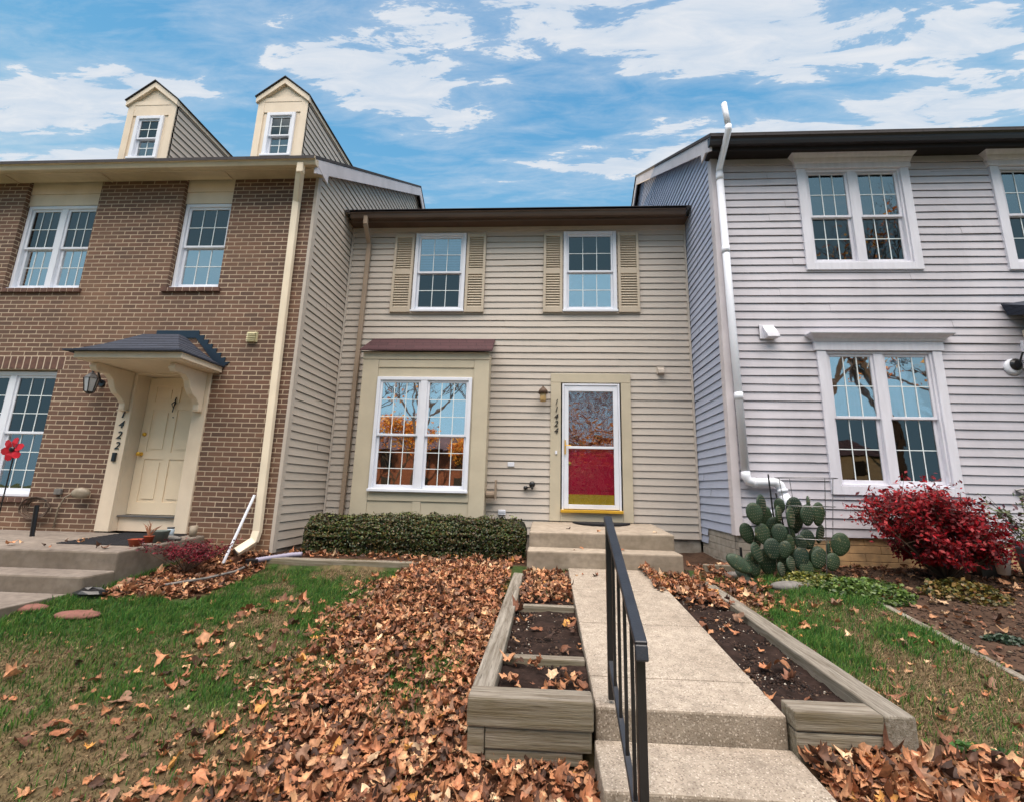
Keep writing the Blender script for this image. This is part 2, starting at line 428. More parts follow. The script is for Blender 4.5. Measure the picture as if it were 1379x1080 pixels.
M['mat_rubber'] = surf('rubber_doormat', (34, 34, 40), .85, c2=(24, 24, 28), sc=40, fine=200, bs=.8, bd=.006)
M['leaf'] = attr_mat('dry_leaf', .62, .12, .38, 45, .4)
M['grass'] = attr_mat('grass_blades', .6, .25, .2, 20, .3)
M['hedge'] = attr_mat('boxwood_leaves', .42, .15, .25, 20, .5)
M['redleaf'] = attr_mat('red_leaves', .5, .3, .25, 20, .35)
M['pebble'] = attr_mat('pebbles', .8, 0, .2, 90)
M['twig'] = surf('twig_bark', (84, 66, 54), .85, sc=12)
M['cactus'] = surf('cactus_skin', (30, 52, 38), .5, c2=(20, 36, 26), sc=7, fine=55, bs=.4, bd=.004, spec=.4)
_nt = M['cactus'].node_tree; _b = next(n for n in _nt.nodes if n.type == 'BSDF_PRINCIPLED'); _src = _b.inputs['Base Color'].links[0].from_socket
_oi = N(_nt, 'ShaderNodeObjectInfo'); _sp = noise(_nt, coords(_nt), 22, 4)
_c = mixc(_nt, ramp(_nt, _oi.outputs['Random'], [(0, (0, 0, 0)), (1, (.5,)*3)]), _src, lin((60, 80, 50)))
_c = mixc(_nt, ramp(_nt, _sp, [(.6, (0, 0, 0)), (.72, (.6,)*3)]), _c, lin((126, 118, 82)))
_nt.links.new(_c, _b.inputs['Base Color'])
M['wire'] = surf('galvanised_wire', (120, 120, 122), .4, metal=.6, bs=0)
M['terracotta'] = surf('terracotta', (158, 72, 44), .75, c2=(120, 52, 34), sc=14)
M['grey_pot'] = surf('grey_glazed_pot', (96, 104, 100), .5, c2=(70, 78, 74), sc=9)
M['candle'] = surf('pale_blue_jar', (188, 204, 216), .25, var=.1)
M['cup'] = surf('weathered_tumbler', (160, 148, 130), .5, c2=(120, 108, 92), sc=14)
M['stone'] = surf('grey_stone', (132, 128, 124), .9, c2=(92, 90, 88), sc=14, bs=.8, bd=.006)
M['red_stone'] = surf('red_paver', (138, 92, 82), .9, c2=(108, 74, 66), sc=14, bs=.8)
M['petal'] = surf('red_petal', (196, 22, 42), .5, var=.15)
M['foam'] = surf('white_foam', (214, 212, 210), .6, grime=.5, grimec=(110, 96, 84))
M['grey_tub'] = surf('grey_tub', (120, 122, 130), .5, c2=(96, 98, 104), sc=4)
M['lampglass'] = surf('frosted_lamp_glass', (178, 182, 188), .2, var=.1, spec=.6)
M['amberglass'] = surf('amber_lamp_glass', (190, 160, 110), .25, var=.1, spec=.6)
M['ventcream'] = surf('cream_vent', (214, 206, 168), .5, var=.1)
M['drain'] = surf('lilac_corrugated_pipe', (150, 146, 166), .5, var=.1)
M['bark'] = surf('grey_bark', (88, 74, 64), .9, c2=(62, 52, 46), stretch=(3, 3, .6), sc=3, bs=.8, bd=.02)
M['autumn'] = attr_mat('autumn_foliage', .7, .35, .25, 10)
M['asphalt'] = surf('asphalt', (74, 74, 76), .9, c2=(58, 58, 60), sc=1.5, fine=160, bs=.5)
M['far_brick'] = surf('far_brick', (120, 74, 56), .9, c2=(96, 58, 44), sc=4)
M['far_siding'] = surf('far_siding', (176, 160, 138), .8, var=.1)

# ------------------------------------------------------------------ ground profile
def sstep(a, b, x):
    t = np.clip((x-a)/(b-a), 0, 1); return t*t*(3-2*t)
_lat = RNG.random((256, 256))
def vnoise(x, y, s):
    x = np.asarray(x)*s+77.3; y = np.asarray(y)*s+31.7
    xi = np.floor(x).astype(int); yi = np.floor(y).astype(int); fx = x-xi; fy = y-yi
    fx = fx*fx*(3-2*fx); fy = fy*fy*(3-2*fy)
    g = lambda a, b: _lat[a % 256, b % 256]
    return (g(xi, yi)*(1-fx)*(1-fy)+g(xi+1, yi)*fx*(1-fy)+g(xi, yi+1)*(1-fx)*fy+g(xi+1, yi+1)*fx*fy)
def gz(x, y):
    x = np.asarray(x, dtype=float); y = np.asarray(y, dtype=float)
    z = np.where(y > 5.7, -.93, np.where(y > 2.6, -1.36+(y-2.6)/3.1*.43, np.maximum(-1.36-(2.6-y)*.14, -1.62)))
    z = z+.09*sstep(1.9, 3.0, x)*sstep(.5, 3.5, y)*(1-sstep(7, 9, y))
    z = z-.11*sstep(3.4, 5.5, y)*(1-sstep(5.64, 5.70, y))*sstep(-4.6, -3.7, x)*(1-sstep(-1.8, -1.4, x))
    z = z+.09*sstep(1.2, 1.3, x)*(1-sstep(2.2, 2.8, x))*sstep(2.0, 2.45, y)*(1-sstep(2.9, 3.4, y))
    near = sstep(-1, 1.5, y)*(1-sstep(7, 9, y))*sstep(-9, -7, x)*(1-sstep(7, 9, x))
    z = z+near*((vnoise(x, y, 1.7)-.5)*.04+(vnoise(x, y, 6)-.5)*.015)
    return z
def pile_mask(x, y):
    """how thickly fallen leaves cover a point, 0..1"""
    x = np.asarray(x, dtype=float); y = np.asarray(y, dtype=float)
    j = (vnoise(x, y, 2.2)-.5)*.7
    edge = -1.72+.12*np.clip(2.9-y, 0, 1)
    main = sstep(edge-.45, edge+.35, x+j)*(1-sstep(-.45, -.38, x))*(1-sstep(5.62, 5.75, y))
    low = sstep(-1.95, -1.2, x+j)*(1-sstep(.26, .3, x))*(1-sstep(2.5, 2.62, y))
    bare = sstep(.62, .8, vnoise(x, y, 1.5))*(1-sstep(3.2, 4.2, y))*.6
    rt = sstep(1.24, 1.3, x)*(1-sstep(1.95, 2.35, x+j*.5))*(1-sstep(2.5, 2.62, y))
    rback = sstep(1.75, 1.9, x)*(1-sstep(2.2, 2.6, x+j*.4))*sstep(4.2, 5.0, y)*(1-sstep(5.9, 6.2, y))
    rstrip = sstep(1.86, 1.9, x)*(1-sstep(1.98, 2.15, x))*.35
    shrub = sstep(-4.42, -4.3, x+j*.1)*(1-sstep(-3.6, -3.4, x))*sstep(4.35, 4.55, y+ (x+4)*-.35)*(1-sstep(5.75, 5.85, y))
    hed = sstep(-3.5, -3.3, x)*(1-sstep(-.3, -.2, x))*sstep(5.78, 5.85, y)*(1-sstep(6.3, 6.5, y))*.7
    return np.clip(np.maximum.reduce([main-bare, low-bare, rt, rback, rstrip, shrub, hed]), 0, 1)
def green_mask(x, y):
    x = np.asarray(x, dtype=float); y = np.asarray(y, dtype=float)
    n = vnoise(x, y, 1.3)*.6+vnoise(x, y, 3.5)*.4
    g = sstep(.38, .62, n+.18+(vnoise(x, y, 11)-.5)*.35)
    g = g*(1-.95*np.exp(-(((x+3.7)/.75)**2+((y-3.15)/.38)**2)))
    g = g*(1-.8*np.exp(-(((x+2.3)/.7)**2+((y-3.5)/.3)**2)))
    g = g*(.12+.88*sstep(2.45, 2.95, y+.25*(vnoise(x, y, 2)-.5)+ (x+2.4)*-.18))
    g = g*np.where(x > 1.8, sstep(.25, .5, vnoise(x+9, y, 2.4)), 1)
    return np.clip(g, 0, 1)

# ground sheet: one grid, fine in front of the houses
xs = np.unique(np.concatenate([np.linspace(-120, -12, 14), np.linspace(-12, -7, 12), np.arange(-7, 7.01, .06), np.linspace(7, 12, 12), np.linspace(12, 120, 14)]))
ys = np.unique(np.concatenate([np.linspace(-120, -10, 12), np.linspace(-10, 1, 16), np.arange(1, 8.01, .06), np.linspace(8, 14, 8), np.linspace(14, 160, 12)]))
X, Yg = np.meshgrid(xs, ys)
Zg = gz(X, Yg)
nx, ny = len(xs), len(ys)
V = np.stack([X.ravel(), Yg.ravel(), Zg.ravel()], 1)
idx = np.arange(nx*ny).reshape(ny, nx)
F = np.stack([idx[:-1, :-1].ravel(), idx[:-1, 1:].ravel(), idx[1:, 1:].ravel(), idx[1:, :-1].ravel()], 1)
pm = pile_mask(V[:, 0], V[:, 1])[:, None]; gm = green_mask(V[:, 0], V[:, 1])[:, None]
dirt = np.array(lin((70, 54, 44))); grs = np.array(lin((52, 68, 34))); dead = np.array(lin((98, 84, 62))); lfc = np.array(lin((74, 50, 38)))
C = grs*gm+dead*(1-gm)
isd = ((V[:, 0] > 3.2) & (V[:, 1] > 1))[:, None] | ((V[:, 1] > 5.75) & (V[:, 1] < 8) )[:, None]
C = np.where(isd, dirt*(.7+.6*vnoise(V[:, 0], V[:, 1], 5)[:, None]), C)
C = C*(1-pm)+lfc*pm
far = (np.abs(V[:, 0]) > 9)[:, None] | (V[:, 1] < 0)[:, None]
C = np.where(far, np.array(lin((78, 84, 48))), C)
M['ground'] = attr_mat('lawn_soil', .95, 0, .45, 26, .15, .8)
build_np('ground', V, [F], C, M['ground'], kind='structure', smooth=True)
rd = MB(); rd.box(-110, 110, -12.5, -4.5, -1.70, -1.60); build('road', rd, M['asphalt'], kind='structure')
sw = MB(); sw.box(-110, 110, -.6, .75, -1.66, -1.575); build('sidewalk', sw, M['concrete_steps'], kind='structure')

# ------------------------------------------------------------------ wall builders
SR = random.Random(5)
def siding(mb, P, u0, u1, z0, z1, holes=(), uf=None, e=.1143, zref=0.0, lip=.016, gap=.008, wob=.011):
    """lap siding. P(u, z, off) -> point. uf(z) -> (u0,u1) optional."""
    k0 = math.floor((z0-zref)/e)
    k = k0
    while zref+k*e < z1:
        a = max(z0, zref+k*e); b = min(z1, zref+(k+1)*e)
        base = zref+k*e
        cuts = sorted(set([a, b]+[h for q in holes for h in (q[2], q[3]) if a < h < b]))
        for za, zb in zip(cuts[:-1], cuts[1:]):
            if zb-za < .002: continue
            mid = (za+zb)/2
            ua, ub = (u0, u1) if uf is None else uf(mid)
            if ub-ua < .01: continue
            segs = [(ua, ub)]
            for q in holes:
                if q[2] < mid < q[3]:
                    ns = []
                    for s, t in segs:
                        if q[1] <= s or q[0] >= t: ns.append((s, t)); continue
                        if q[0] > s: ns.append((s, q[0]))
                        if q[1] < t: ns.append((q[1], t))
                    segs = ns
            def off(z):
                return .003+lip*(1-(z-base)/e)
            for s_, t_ in segs:
                joint = SR.uniform(.6, 3.4)
                brk = [s_]
                q = s_
                while q < t_-.001:
                    q = min(t_, q+.45); brk.append(q)
                jj = [s_+joint+3.2*m_ for m_ in range(5) if s_+joint+3.2*m_ < t_-.2] if (k % 2 == 0 and t_-s_ > 1.2) else []
                brk = sorted(set(brk+jj)); lift = 0
                for s, t in zip(brk[:-1], brk[1:]):
                    if s in jj: lift = .003 if lift == 0 else 0
                    def P2(u_, z_, o_): return P(u_, z_+wob*(float(vnoise(u_*1.0, k*7.31+zref, 1.4))-.5), o_+lift)
                    top = zb if zb < base+e-gap else base+e-gap
                    mb.quad(P2(s, za, off(za)), P2(t, za, off(za)), P2(t, top, off(top)), P2(s, top, off(top)))
                    if abs(za-base) < 1e-6:
                        mb.quad(P2(s, za, off(za)-.016), P2(t, za, off(za)-.016), P2(t, za, off(za)), P2(s, za, off(za)))
                    if top < zb-1e-6:
                        mb.quad(P2(s, top, off(top)), P2(t, top, off(top)), P2(t, top, -.014), P2(s, top, -.014))
                        mb.quad(P(s, top-.01, -.014), P(t, top-.01, -.014), P(t, zb+.011, -.014), P(s, zb+.011, -.014))
        k += 1
def PF(Y): return lambda u, z, o: (u, Y-o, z)           # faces -Y
def PR(X): return lambda u, z, o: (X+o, u, z)           # faces +X
def PL(X): return lambda u, z, o: (X-o, u, z)           # faces -X

def flat_wall(mb, x0, x1, z0, z1, y, thick, holes):
    xsn = sorted(set([x0, x1]+[h for q in holes for h in q[:2] if x0 < h < x1])); zsn = sorted(set([z0, z1]+[h for q in holes for h in q[2:] if z0 < h < z1]))
    for i in range(len(xsn)-1):
        for j in range(len(zsn)-1):
            mx, mz = (xsn[i]+xsn[i+1])/2, (zsn[j]+zsn[j+1])/2
            if any(q[0] < mx < q[1] and q[2] < mz < q[3] for q in holes): continue
            mb.quad((xsn[i], y, zsn[j]), (xsn[i+1], y, zsn[j]), (xsn[i+1], y, zsn[j+1]), (xsn[i], y, zsn[j+1]))
    for a, b, c, d in holes:
        mb.quad((a, y, c), (a, y+thick, c), (a, y+thick, d), (a, y, d))
        mb.quad((b, y, c), (b, y, d), (b, y+thick, d), (b, y+thick, c))
        mb.quad((a, y, d), (a, y+thick, d), (b, y+thick, d), (b, y, d))
        mb.quad((a, y, c), (b, y, c), (b, y+thick, c), (a, y+thick, c))

def window(par, x0, x1, z0, z1, y, units=1, cas=.055, mull=.09, cols=3, rows=2, top='glass_hi', bot='glass_lo', back=('room', 'room'), mat='white', depth=.09, sillnose=True, sash=.04, label=None, meet=.5, prouder=0):
    """double-hung vinyl window, casing face on plane y (facing -Y)"""
    w = MB()
    w.box(x0, x0+cas, y, y+depth, z0, z1); w.box(x1-cas, x1, y, y+depth, z0, z1)
    w.box(x0+cas, x1-cas, y, y+depth, z1-cas, z1); w.box(x0+cas, x1-cas, y, y+depth, z0, z0+cas*.8)
    if sillnose: w.box(x0-.012, x1+.012, y-.025, y-.001, z0-.012, z0+.03)
    iw = (x1-x0-2*cas-(units-1)*mull)/units
    for i in range(1, units):
        a = x0+cas+i*iw+(i-1)*mull
        w.box(a, a+mull, y+.004, y+depth, z0+cas*.8, z1-cas)
    f = build('window', w, M[mat], par, label, bevel=.006)
    zb, zt = z0+cas*.8, z1-cas
    zm = zb+(zt-zb)*meet
    for i in range(units):
        a = x0+cas+i*(iw+mull); b = a+iw
        for part, (c, d, yo, gl, bk) in enumerate(((zm-.018, zt, .022, top, back[0]), (zb, zm+.018, .05, bot, back[1]))):
            s = MB(); t = sash*(1.0 if part == 0 else 1.15)
            s.box(a, a+t, y+yo, y+yo+.03, c, d); s.box(b-t, b, y+yo, y+yo+.03, c, d)
            s.box(a+t, b-t, y+yo, y+yo+.03, d-t, d); s.box(a+t, b-t, y+yo, y+yo+.03, c, c+t*(1 if part == 0 else 1.3))
            build('sash', s, M[mat], f, bevel=.004)
            ga, gb, gc, gd = a+t, b-t, c+t*(1 if part == 0 else 1.3), d-t
            p = MB(); p.box(ga, gb, y+yo+.014, y+yo+.018, gc, gd); build('pane', p, M[gl], f)
            g = MB()
            for k in range(1, cols):
                xx = ga+(gb-ga)*k/cols; g.box(xx-.0055, xx+.0055, y+yo+.008, y+yo+.0125, gc, gd)
            for k in range(1, rows):
                zz = gc+(gd-gc)*k/rows; g.box(ga, gb, y+yo+.0075, y+yo+.012, zz-.0055, zz+.0055)
            build('grille', g, M['grille'], f)
            q = MB()
            yb = y+yo+.11+(.05 if part else 0)
            q.box(a, b, yb, yb+.01, c-.01, d+.01)
            build({'room': 'dark_backing'}.get(bk, 'blind' if 'blind' in bk else ('curtain' if 'curtain' in bk else 'dark_backing')), q, M[bk], f)  # room backs get a dark sheet standing in for the unlit interior
    return f

def text_mesh(mb, s, x, y, z, size, depth=.006, shear=.25):
    cu = bpy.data.curves.new('t', 'FONT'); cu.body = s; cu.size = size; cu.extrude = depth; cu.align_x = 'CENTER'; cu.align_y = 'CENTER'; cu.shear = shear
    o = bpy.data.objects.new('t', cu); COL.objects.link(o)
    dg = bpy.context.evaluated_depsgraph_get()
    me = bpy.data.meshes.new_from_object(o.evaluated_get(dg))
    vs = [(x+v.co.x, y-v.co.z, z+v.co.y) for v in me.vertices]
    mb.add(vs, [tuple(p.vertices) for p in me.polygons])
    bpy.data.objects.remove(o); bpy.data.curves.remove(cu); bpy.data.meshes.remove(me)

def gutter(mb, x0, x1, yb, z1, h=.11, d=.12):
    """K-style gutter running along x; back at yb, top at z1, open to -Y"""
    prof = [(yb, z1), (yb, z1-h), (yb-d*.6, z1-h), (yb-d*.72, z1-h*.72), (yb-d*.78, z1-h*.45), (yb-d, z1-h*.3), (yb-d, z1), (yb-d+.015, z1), (yb-d+.015, z1-h*.25), (yb-.02, z1-h*.3), (yb-.02, z1)]
    mb.prism(prof, 'x', x0, x1)

def gable_roof(par, x0, x1, ye, ze, yr, zr, yb, mat, th=.05):
    m = MB()
    zb = zr-(zr-ze)/(yr-ye)*(yb-yr)
    m.hexa([(x0, ye, ze-th), (x1, ye, ze-th), (x1, yr, zr-th), (x0, yr, zr-th), (x0, ye, ze), (x1, ye, ze), (x1, yr, zr), (x0, yr, zr)])
    m.hexa([(x0, yr, zr-th), (x1, yr, zr-th), (x1, yb, zb-th), (x0, yb, zb-th), (x0, yr, zr), (x1, yr, zr), (x1, yb, zb), (x0, yb, zb)])
    return build('roof', m, mat, par)

# house front planes
YM, YS = 7.2, 5.9
XL, XR = -3.6, 2.385

# ================================================================== MIDDLE HOUSE
mid = thing('townhouse', 'middle townhouse with tan lap siding, box bay window and red front door 11424', 'house', ((XL+XR)/2, YM, -.93))
holes = [(-2.35, -1.53, 3.04, 4.45), (.31, 1.12, 3.04, 4.45), (-2.95, -1.04, -.6, 2.0), (.2, 1.22, -.46, 1.76)]
w = MB(); siding(w, PF(YM), XL+.02, XR-.02, -.70, 4.70, holes, zref=-.70)
build('wall', w, M['sid_mid'], mid)
w = MB(); w.box(XL, XR, YM+.016, YM+.06, -1.1, -.70)
build('foundation', w, M['foundation'], mid)
w = MB(); w.box(XL, XR, YM+3.7, YM+8.6, -1.1, 4.6)
build('rear_block', w, M['room'], mid)
w = MB(); w.box(XL, XR, YM+.5, YM+.52, -1, 4.7)
build('inner_wall', w, M['room'], mid)
gable_roof(mid, XL+.01, XR-.01, 6.80, 4.745, 11.0, 7.3, 15.6, M['roof_dark'])
w = MB(); w.box(XL+.01, XR-.01, 6.945, YM+.02, 4.62, 4.64)
build('soffit', w, M['sof_brown'], mid)
w = MB(); gutter(w, XL+.09, XR-.08, 6.92, 4.735, .12, .12); w.box(XL+.09, XR-.08, 6.922, 6.94, 4.58, 4.68)
build('gutter', w, M['gut_brown'], mid)
# frieze strip below soffit, corner strips
w = MB(); w.box(XL+.02, XR-.02, YM-.03, YM-.002, 4.54, 4.62); w.box(XL, XL+.03, YM-.035, YM, -.7, 4.62); w.box(XR-.03, XR, YM-.035, YM, -.7, 4.62)
build('corner_trim', w, M['sid_mid'], mid)
# downspout
w = MB()
for a, b in (((-3.235, 6.86, 4.66), (-3.235, 6.87, 4.50)), ((-3.235, 6.87, 4.50), (-3.25, 7.13, 4.28)), ((-3.25, 7.13, 4.30), (-3.285, 7.13, -.80))):
    w.bar(a, b, .075, .055, (0, 1, .01))
build('downspout', w, M['ds_taupe'], mid, bevel=.008)
# upper windows and shutters
window(mid, -2.404, -1.483, 2.995, 4.495, YM-.05, cas=.06, top='glass_mid', bot='glass_lo', back=('blind_blue', 'blind_teal'), sash=.035)
window(mid, .256, 1.176, 2.995, 4.505, YM-.05, cas=.06, top='glass_lo', bot='glass_hi', back=('curtain_grey', 'curtain_grey'), sash=.035, label='upper window of the middle house with dark screen above and bright reflection below')
def shutter(x0, x1):
    s = MB(); z0, z1, y = 2.98, 4.47, YM-.055; fr = .045; zm = z0+(z1-z0)*.5
    s.box(x0, x0+fr, y, y+.032, z0, z1); s.box(x1-fr, x1, y, y+.032, z0, z1)
    for a, b in ((z0, z0+.09), (zm-.035, zm+.055), (z1-.06, z1)): s.box(x0+fr, x1-fr, y+.001, y+.03, a, b)
    s.box(x0+fr, x1-fr, y+.026, y+.03, z0, z1)
    o = build('shutter', s, M['shutter'], mid, bevel=.004)
    l = MB()
    for a, b in ((z0+.09, zm-.035), (zm+.055, z1-.06)):
        n = int((b-a)/.045)
        for k in range(n):
            zz = a+(b-a)*(k+.5)/n
            l.hexa([(x0+fr, y+.002, zz-.02), (x1-fr, y+.002, zz-.02), (x1-fr, y+.006, zz-.026+.004), (x0+fr, y+.006, zz-.022),
                    (x0+fr, y+.024, zz+.016), (x1-fr, y+.024, zz+.016), (x1-fr, y+.028, zz+.013), (x0+fr, y+.028, zz+.013)])
    build('louvres', l, M['shutter'], o)
for a, b in ((-2.785, -2.425), (-1.465, -1.125), (-.095, .238), (1.2, 1.562)): shutter(a, b)
# bay window box
bx0, bx1, by = -3.03, -.955, 6.88
bay = MB()
bholes = (-2.74, -1.235, -.03, 1.70)
flat_wall(bay, bx0, bx1, -.62, 2.16, by, .05, [bholes])
bay.box(bx0, bx0+.02, by+.001, YM, -.62, 2.16); bay.box(bx1-.02, bx1, by+.001, YM, -.62, 2.16)
bay.box(bx0, bx1, by+.3, by+.31, -.62, 2.16)
bo = build('bay_window', bay, M['trim_tan'], mid, bevel=.0)
tb = MB()
tb.box(bx0-.008, bx0+.255, by-.02, by-.002, -.62, 2.03); tb.box(bx1-.235, bx1+.008, by-.02, by-.002, -.62, 2.03)
tb.box(bx0-.014, bx1+.014, by-.028, by-.001, 2.033, 2.16)
tb.box(bx0+.257, bx1-.237, by-.016, by-.002, 1.90, 2.03)
tb.box(bx0+.257, bx1-.237, by-.017, by-.002, -.225, -.07)
tb.box(-2.06, -1.93, by-.015, by-.002, -.62, -.228)
build('bay_trim', tb, M['trim_tan'], bo, bevel=.005)
rf = MB()
rf.hexa([(bx0-.05, by-.10, 2.155), (bx1+.06, by-.10, 2.155), (bx1+.05, YM, 2.47), (bx0-.01, YM, 2.47), (bx0-.05, by-.10, 2.185), (bx1+.06, by-.10, 2.185), (bx1+.05, YM, 2.51), (bx0-.01, YM, 2.51)])
build('bay_roof', rf, M['roof_plum'], bo, bevel=.006)
window(mid, -2.765, -1.212, -.075, 1.735, by-.045, units=2, cas=.055, mull=.11, rows=3, top='glass_bay', bot='glass_bay_lo', sash=.035, meet=.485, label='twin bay window reflecting autumn trees')
# entry door: flat tan casing, white storm door in front of a red door
dr = MB()
dr.box(.055, .225, YM-.045, YM+.03, -.48, 1.74); dr.box(1.205, 1.365, YM-.045, YM+.03, -.48, 1.74)
dr.box(.055, 1.365, YM-.046, YM+.03, 1.742, 1.895); dr.box(.2275, 1.2025, YM-.043, YM+.03, -.48, -.35)
df = build('door_frame', dr, M['trim_tan'], mid, bevel=.005)
sd = MB()
x0, x1, z0, z1, y = .245, 1.18, -.29, 1.72, YM-.06
sd.box(x0, x0+.03, y-.004, y+.05, z0-.04, z1); sd.box(x1-.03, x1, y-.004, y+.05, z0-.04, z1); sd.box(x0+.03, x1-.03, y-.004, y+.05, z1-.03, z1)
sd.box(x0+.032, x0+.105, y+.008, y+.045, z0, z1-.032); sd.box(x1-.105, x1-.032, y+.008, y+.045, z0, z1-.032)
sd.box(x0+.105, x1-.105, y+.008, y+.045, z1-.125, z1-.032); sd.box(x0+.105, x1-.105, y+.008, y+.045, z0, z0+.07)
sd.box(x0+.105, x1-.105, y+.004, y+.03, .655, .695)
so = build('storm_door', sd, M['white'], mid, bevel=.005)
p = MB(); p.box(x0+.105, x1-.105, y+.031, y+.035, z0+.07, .655); build('pane', p, M['glass_door'], so); p = MB(); p.box(x0+.105, x1-.105, y+.031, y+.035, .695, z1-.125); build('pane', p, M['glass_door_top'], so)
p = MB(); p.box(x0+.04, x0+.06, y-.022, y-.006, .56, .79); p.tube([(x0+.05, y-.02, .70), (x0+.05, y-.05, .70), (x0+.14, y-.055, .70)], .007, 8)
build('handle', p, M['brass'], so, bevel=.003)
rdm = MB(); rdm.box(.29, 1.14, YM-.002, YM+.06, -.28, 1.7)
for cx in (.51, .92):
    for a, b in ((1.25, 1.55), (.55, 1.1), (-.0, .4)): rdm.box(cx-.13, cx+.13, YM-.010, YM-.003, a, b)
rdo = build('front_door', rdm, M['red_door'], mid, bevel=.008)
kp = MB(); kp.box(.33, 1.10, YM-.014, YM-.0035, -.255, -.065); build('kick_plate', kp, surf('polished_kick_plate', (255, 204, 60), .35, var=.12, metal=.1, bs=.05), rdo)
kn = MB(); kn.lathe([(.004, -.024), (.028, -.02), (.03, -.012), (.012, 0)], (.37, YM-.002, .42), 14, 'y'); build('door_knob', kn, M['brass'], rdo, smooth=True)
th = MB(); th.box(.226, 1.2, YM-.10, YM-.046, -.345, -.30); build('threshold', th, M['brass'], df, bevel=.004)
for i, ch in enumerate('11424'):
    nm = MB(); text_mesh(nm, ch, .143, YM-.055, 1.405-i*.118, .135, .004); build('house_number_digit', nm, M['black'], df)
bl = MB(); bl.box(.135, .168, YM-.06, YM-.046, .56, .615); build('doorbell', bl, M['white'], df, bevel=.003)
# wall lamp left of the door
lp = MB(); lp.lathe([(.055, 0), (.06, -.02), (.03, -.035)], (-.07, YM-.02, 1.60), 16, 'y'); lp.tube([(-.07, YM-.05, 1.62), (-.07, YM-.12, 1.64), (-.07, YM-.14, 1.60)], .02)
lp.lathe([(.075, 0), (.072, .05), (.045, .085), (.01, .10)], (-.07, YM-.14, 1.53), 16)
lo = build('wall_lamp', lp, M['sof_brown'], mid, smooth=True)
lg = MB(); lg.lathe([(.045, -.13), (.055, -.11), (.05, -.04), (.052, 0)], (-.07, YM-.14, 1.53), 14); build('lamp_glass', lg, M['amberglass'], lo, smooth=True)
# vents, plates, taps
vt = MB(); vt.box(1.80, 1.93, YM-.035, YM-.02, 1.90, 2.03); vt.hexa([(1.815, YM-.10, 1.905), (1.915, YM-.10, 1.905), (1.915, YM-.034, 1.905), (1.815, YM-.034, 1.905), (1.815, YM-.09, 1.96), (1.915, YM-.09, 1.96), (1.915, YM-.034, 2.01), (1.815, YM-.034, 2.01)])
build('vent', vt, M['sid_leftside'], mid, bevel=.005)
pl = MB(); pl.box(-.63, -.52, YM-.035, YM-.02, .35, .42); build('outlet_cover', pl, M['white'], mid, bevel=.006)
pl = MB(); pl.box(-.76, -.64, YM-.04, YM-.02, -.41, -.33); pl.box(-.75, -.65, YM-.05, YM-.04, -.375, -.335); build('utility_cover', pl, M['white'], mid, bevel=.006)
tp = MB(); tp.lathe([(.045, 0), (.05, -.03), (.03, -.05)], (-.225, YM-.05, .075), 12, 'y'); tp.tube([(-.225, YM, .06), (-.225, YM-.08, .05), (-.225, YM-.10, 0)], .014)
tp.lathe([(.035, 0), (.03, -.04)], (-.33, YM-.03, .02), 10, 'y'); tp.tube([(-.33, YM-.04, .02), (-.225, YM-.06, .04)], .01)
build('garden_tap', tp, M['black'], mid, smooth=True)

# ================================================================== BRICK HOUSE (left)
lh = thing('brick_townhouse', 'brown brick townhouse 11422 with cream door, hipped door canopy and two dormers', 'house', (-7.8, YS, -.95))
ends = -12.0
lholes = [(-8.42, -7.16, 2.82, 4.76), (-5.76, -4.945, 2.83, 4.76), (-8.72, -7.185, -.28, 1.56), (-6.10, -4.82, -.72, 1.55), (-11.3, -10.1, 2.82, 4.76), (-11.3, -10.1, -.28, 1.56)]
w = MB(); flat_wall(w, ends, XL-.03, -1.1, 4.76, YS, .12, lholes)
w.quad((XL-.03, YS, -1.1), (XL-.03, YS+.08, -1.1), (XL-.03, YS+.08, 4.76), (XL-.03, YS, 4.76))
build('brick_wall', w, M['brick'], lh)
w = MB(); w.box(ends, XL-.06, YS+.35, YS+.37, -1.1, 4.76); w.box(ends, XL-.08, 14.9, 15.0, -1.1, 4.9); w.box(ends, ends+.1, YS+.38, 14.9, -1.1, 4.7)
build('inner_wall', w, M['room'], lh)
# side gable wall, lap siding facing +X
def rakeL(z):
    # roof underside: z = 4.70 + .654*(y-5.5) front; back slope after ridge y=10.41
    ya = YS+.03 if z < 4.9 else 5.5+(z-4.64)/.654
    yb = 14.9 if z < 4.75 else 15.32-(z-4.64)/.654
    return (ya, yb)
w = MB(); siding(w, PR(XL-.02), 0, 0, -.86, 7.8, (), rakeL, zref=-.86)
build('side_wall', w, M['sid_leftside'], lh)
w = MB(); w.box(XL-.035, XL+.012, YS-.012, YS+.03, -.90, 4.74); w.box(XL-.002, XL+.014, YS+.03, YS+.075, -.90, 4.74)
build('corner_post', w, M['sid_leftside'], lh)
w = MB(); w.box(XL-.04, XL-.025, YS+.1, 14.9, -1.1, -.85); build('foundation', w, M['foundation'], lh)
gable_roof(lh, ends, -3.47, 5.5, 4.745, 10.41, 7.95, 15.32, M['roof_dark'])
w = MB(); sl = (7.95-4.745)/(10.41-5.5)
def rakeboard(mb, xa, xb, ya, za, yb, zb, h, off):
    mb.hexa([(xa, ya, za-off-h), (xb, ya, za-off-h), (xb, yb, zb-off-h), (xa, yb, zb-off-h), (xa, ya, za-off), (xb, ya, za-off), (xb, yb, zb-off), (xa, yb, zb-off)])
rakeboard(w, -3.505, -3.478, 5.6, 4.745+sl*.1, 10.41, 7.95, .24, .052); rakeboard(w, -3.505, -3.478, 10.412, 7.949, 15.3, 4.755, .24, .052)
w.prism([(5.53, 4.70), (5.95, 4.98), (5.95, 4.60), (5.86, 4.62)], 'x', -3.50, -3.474)
build('rake_board', w, M['rake_grey'], lh, bevel=.004)
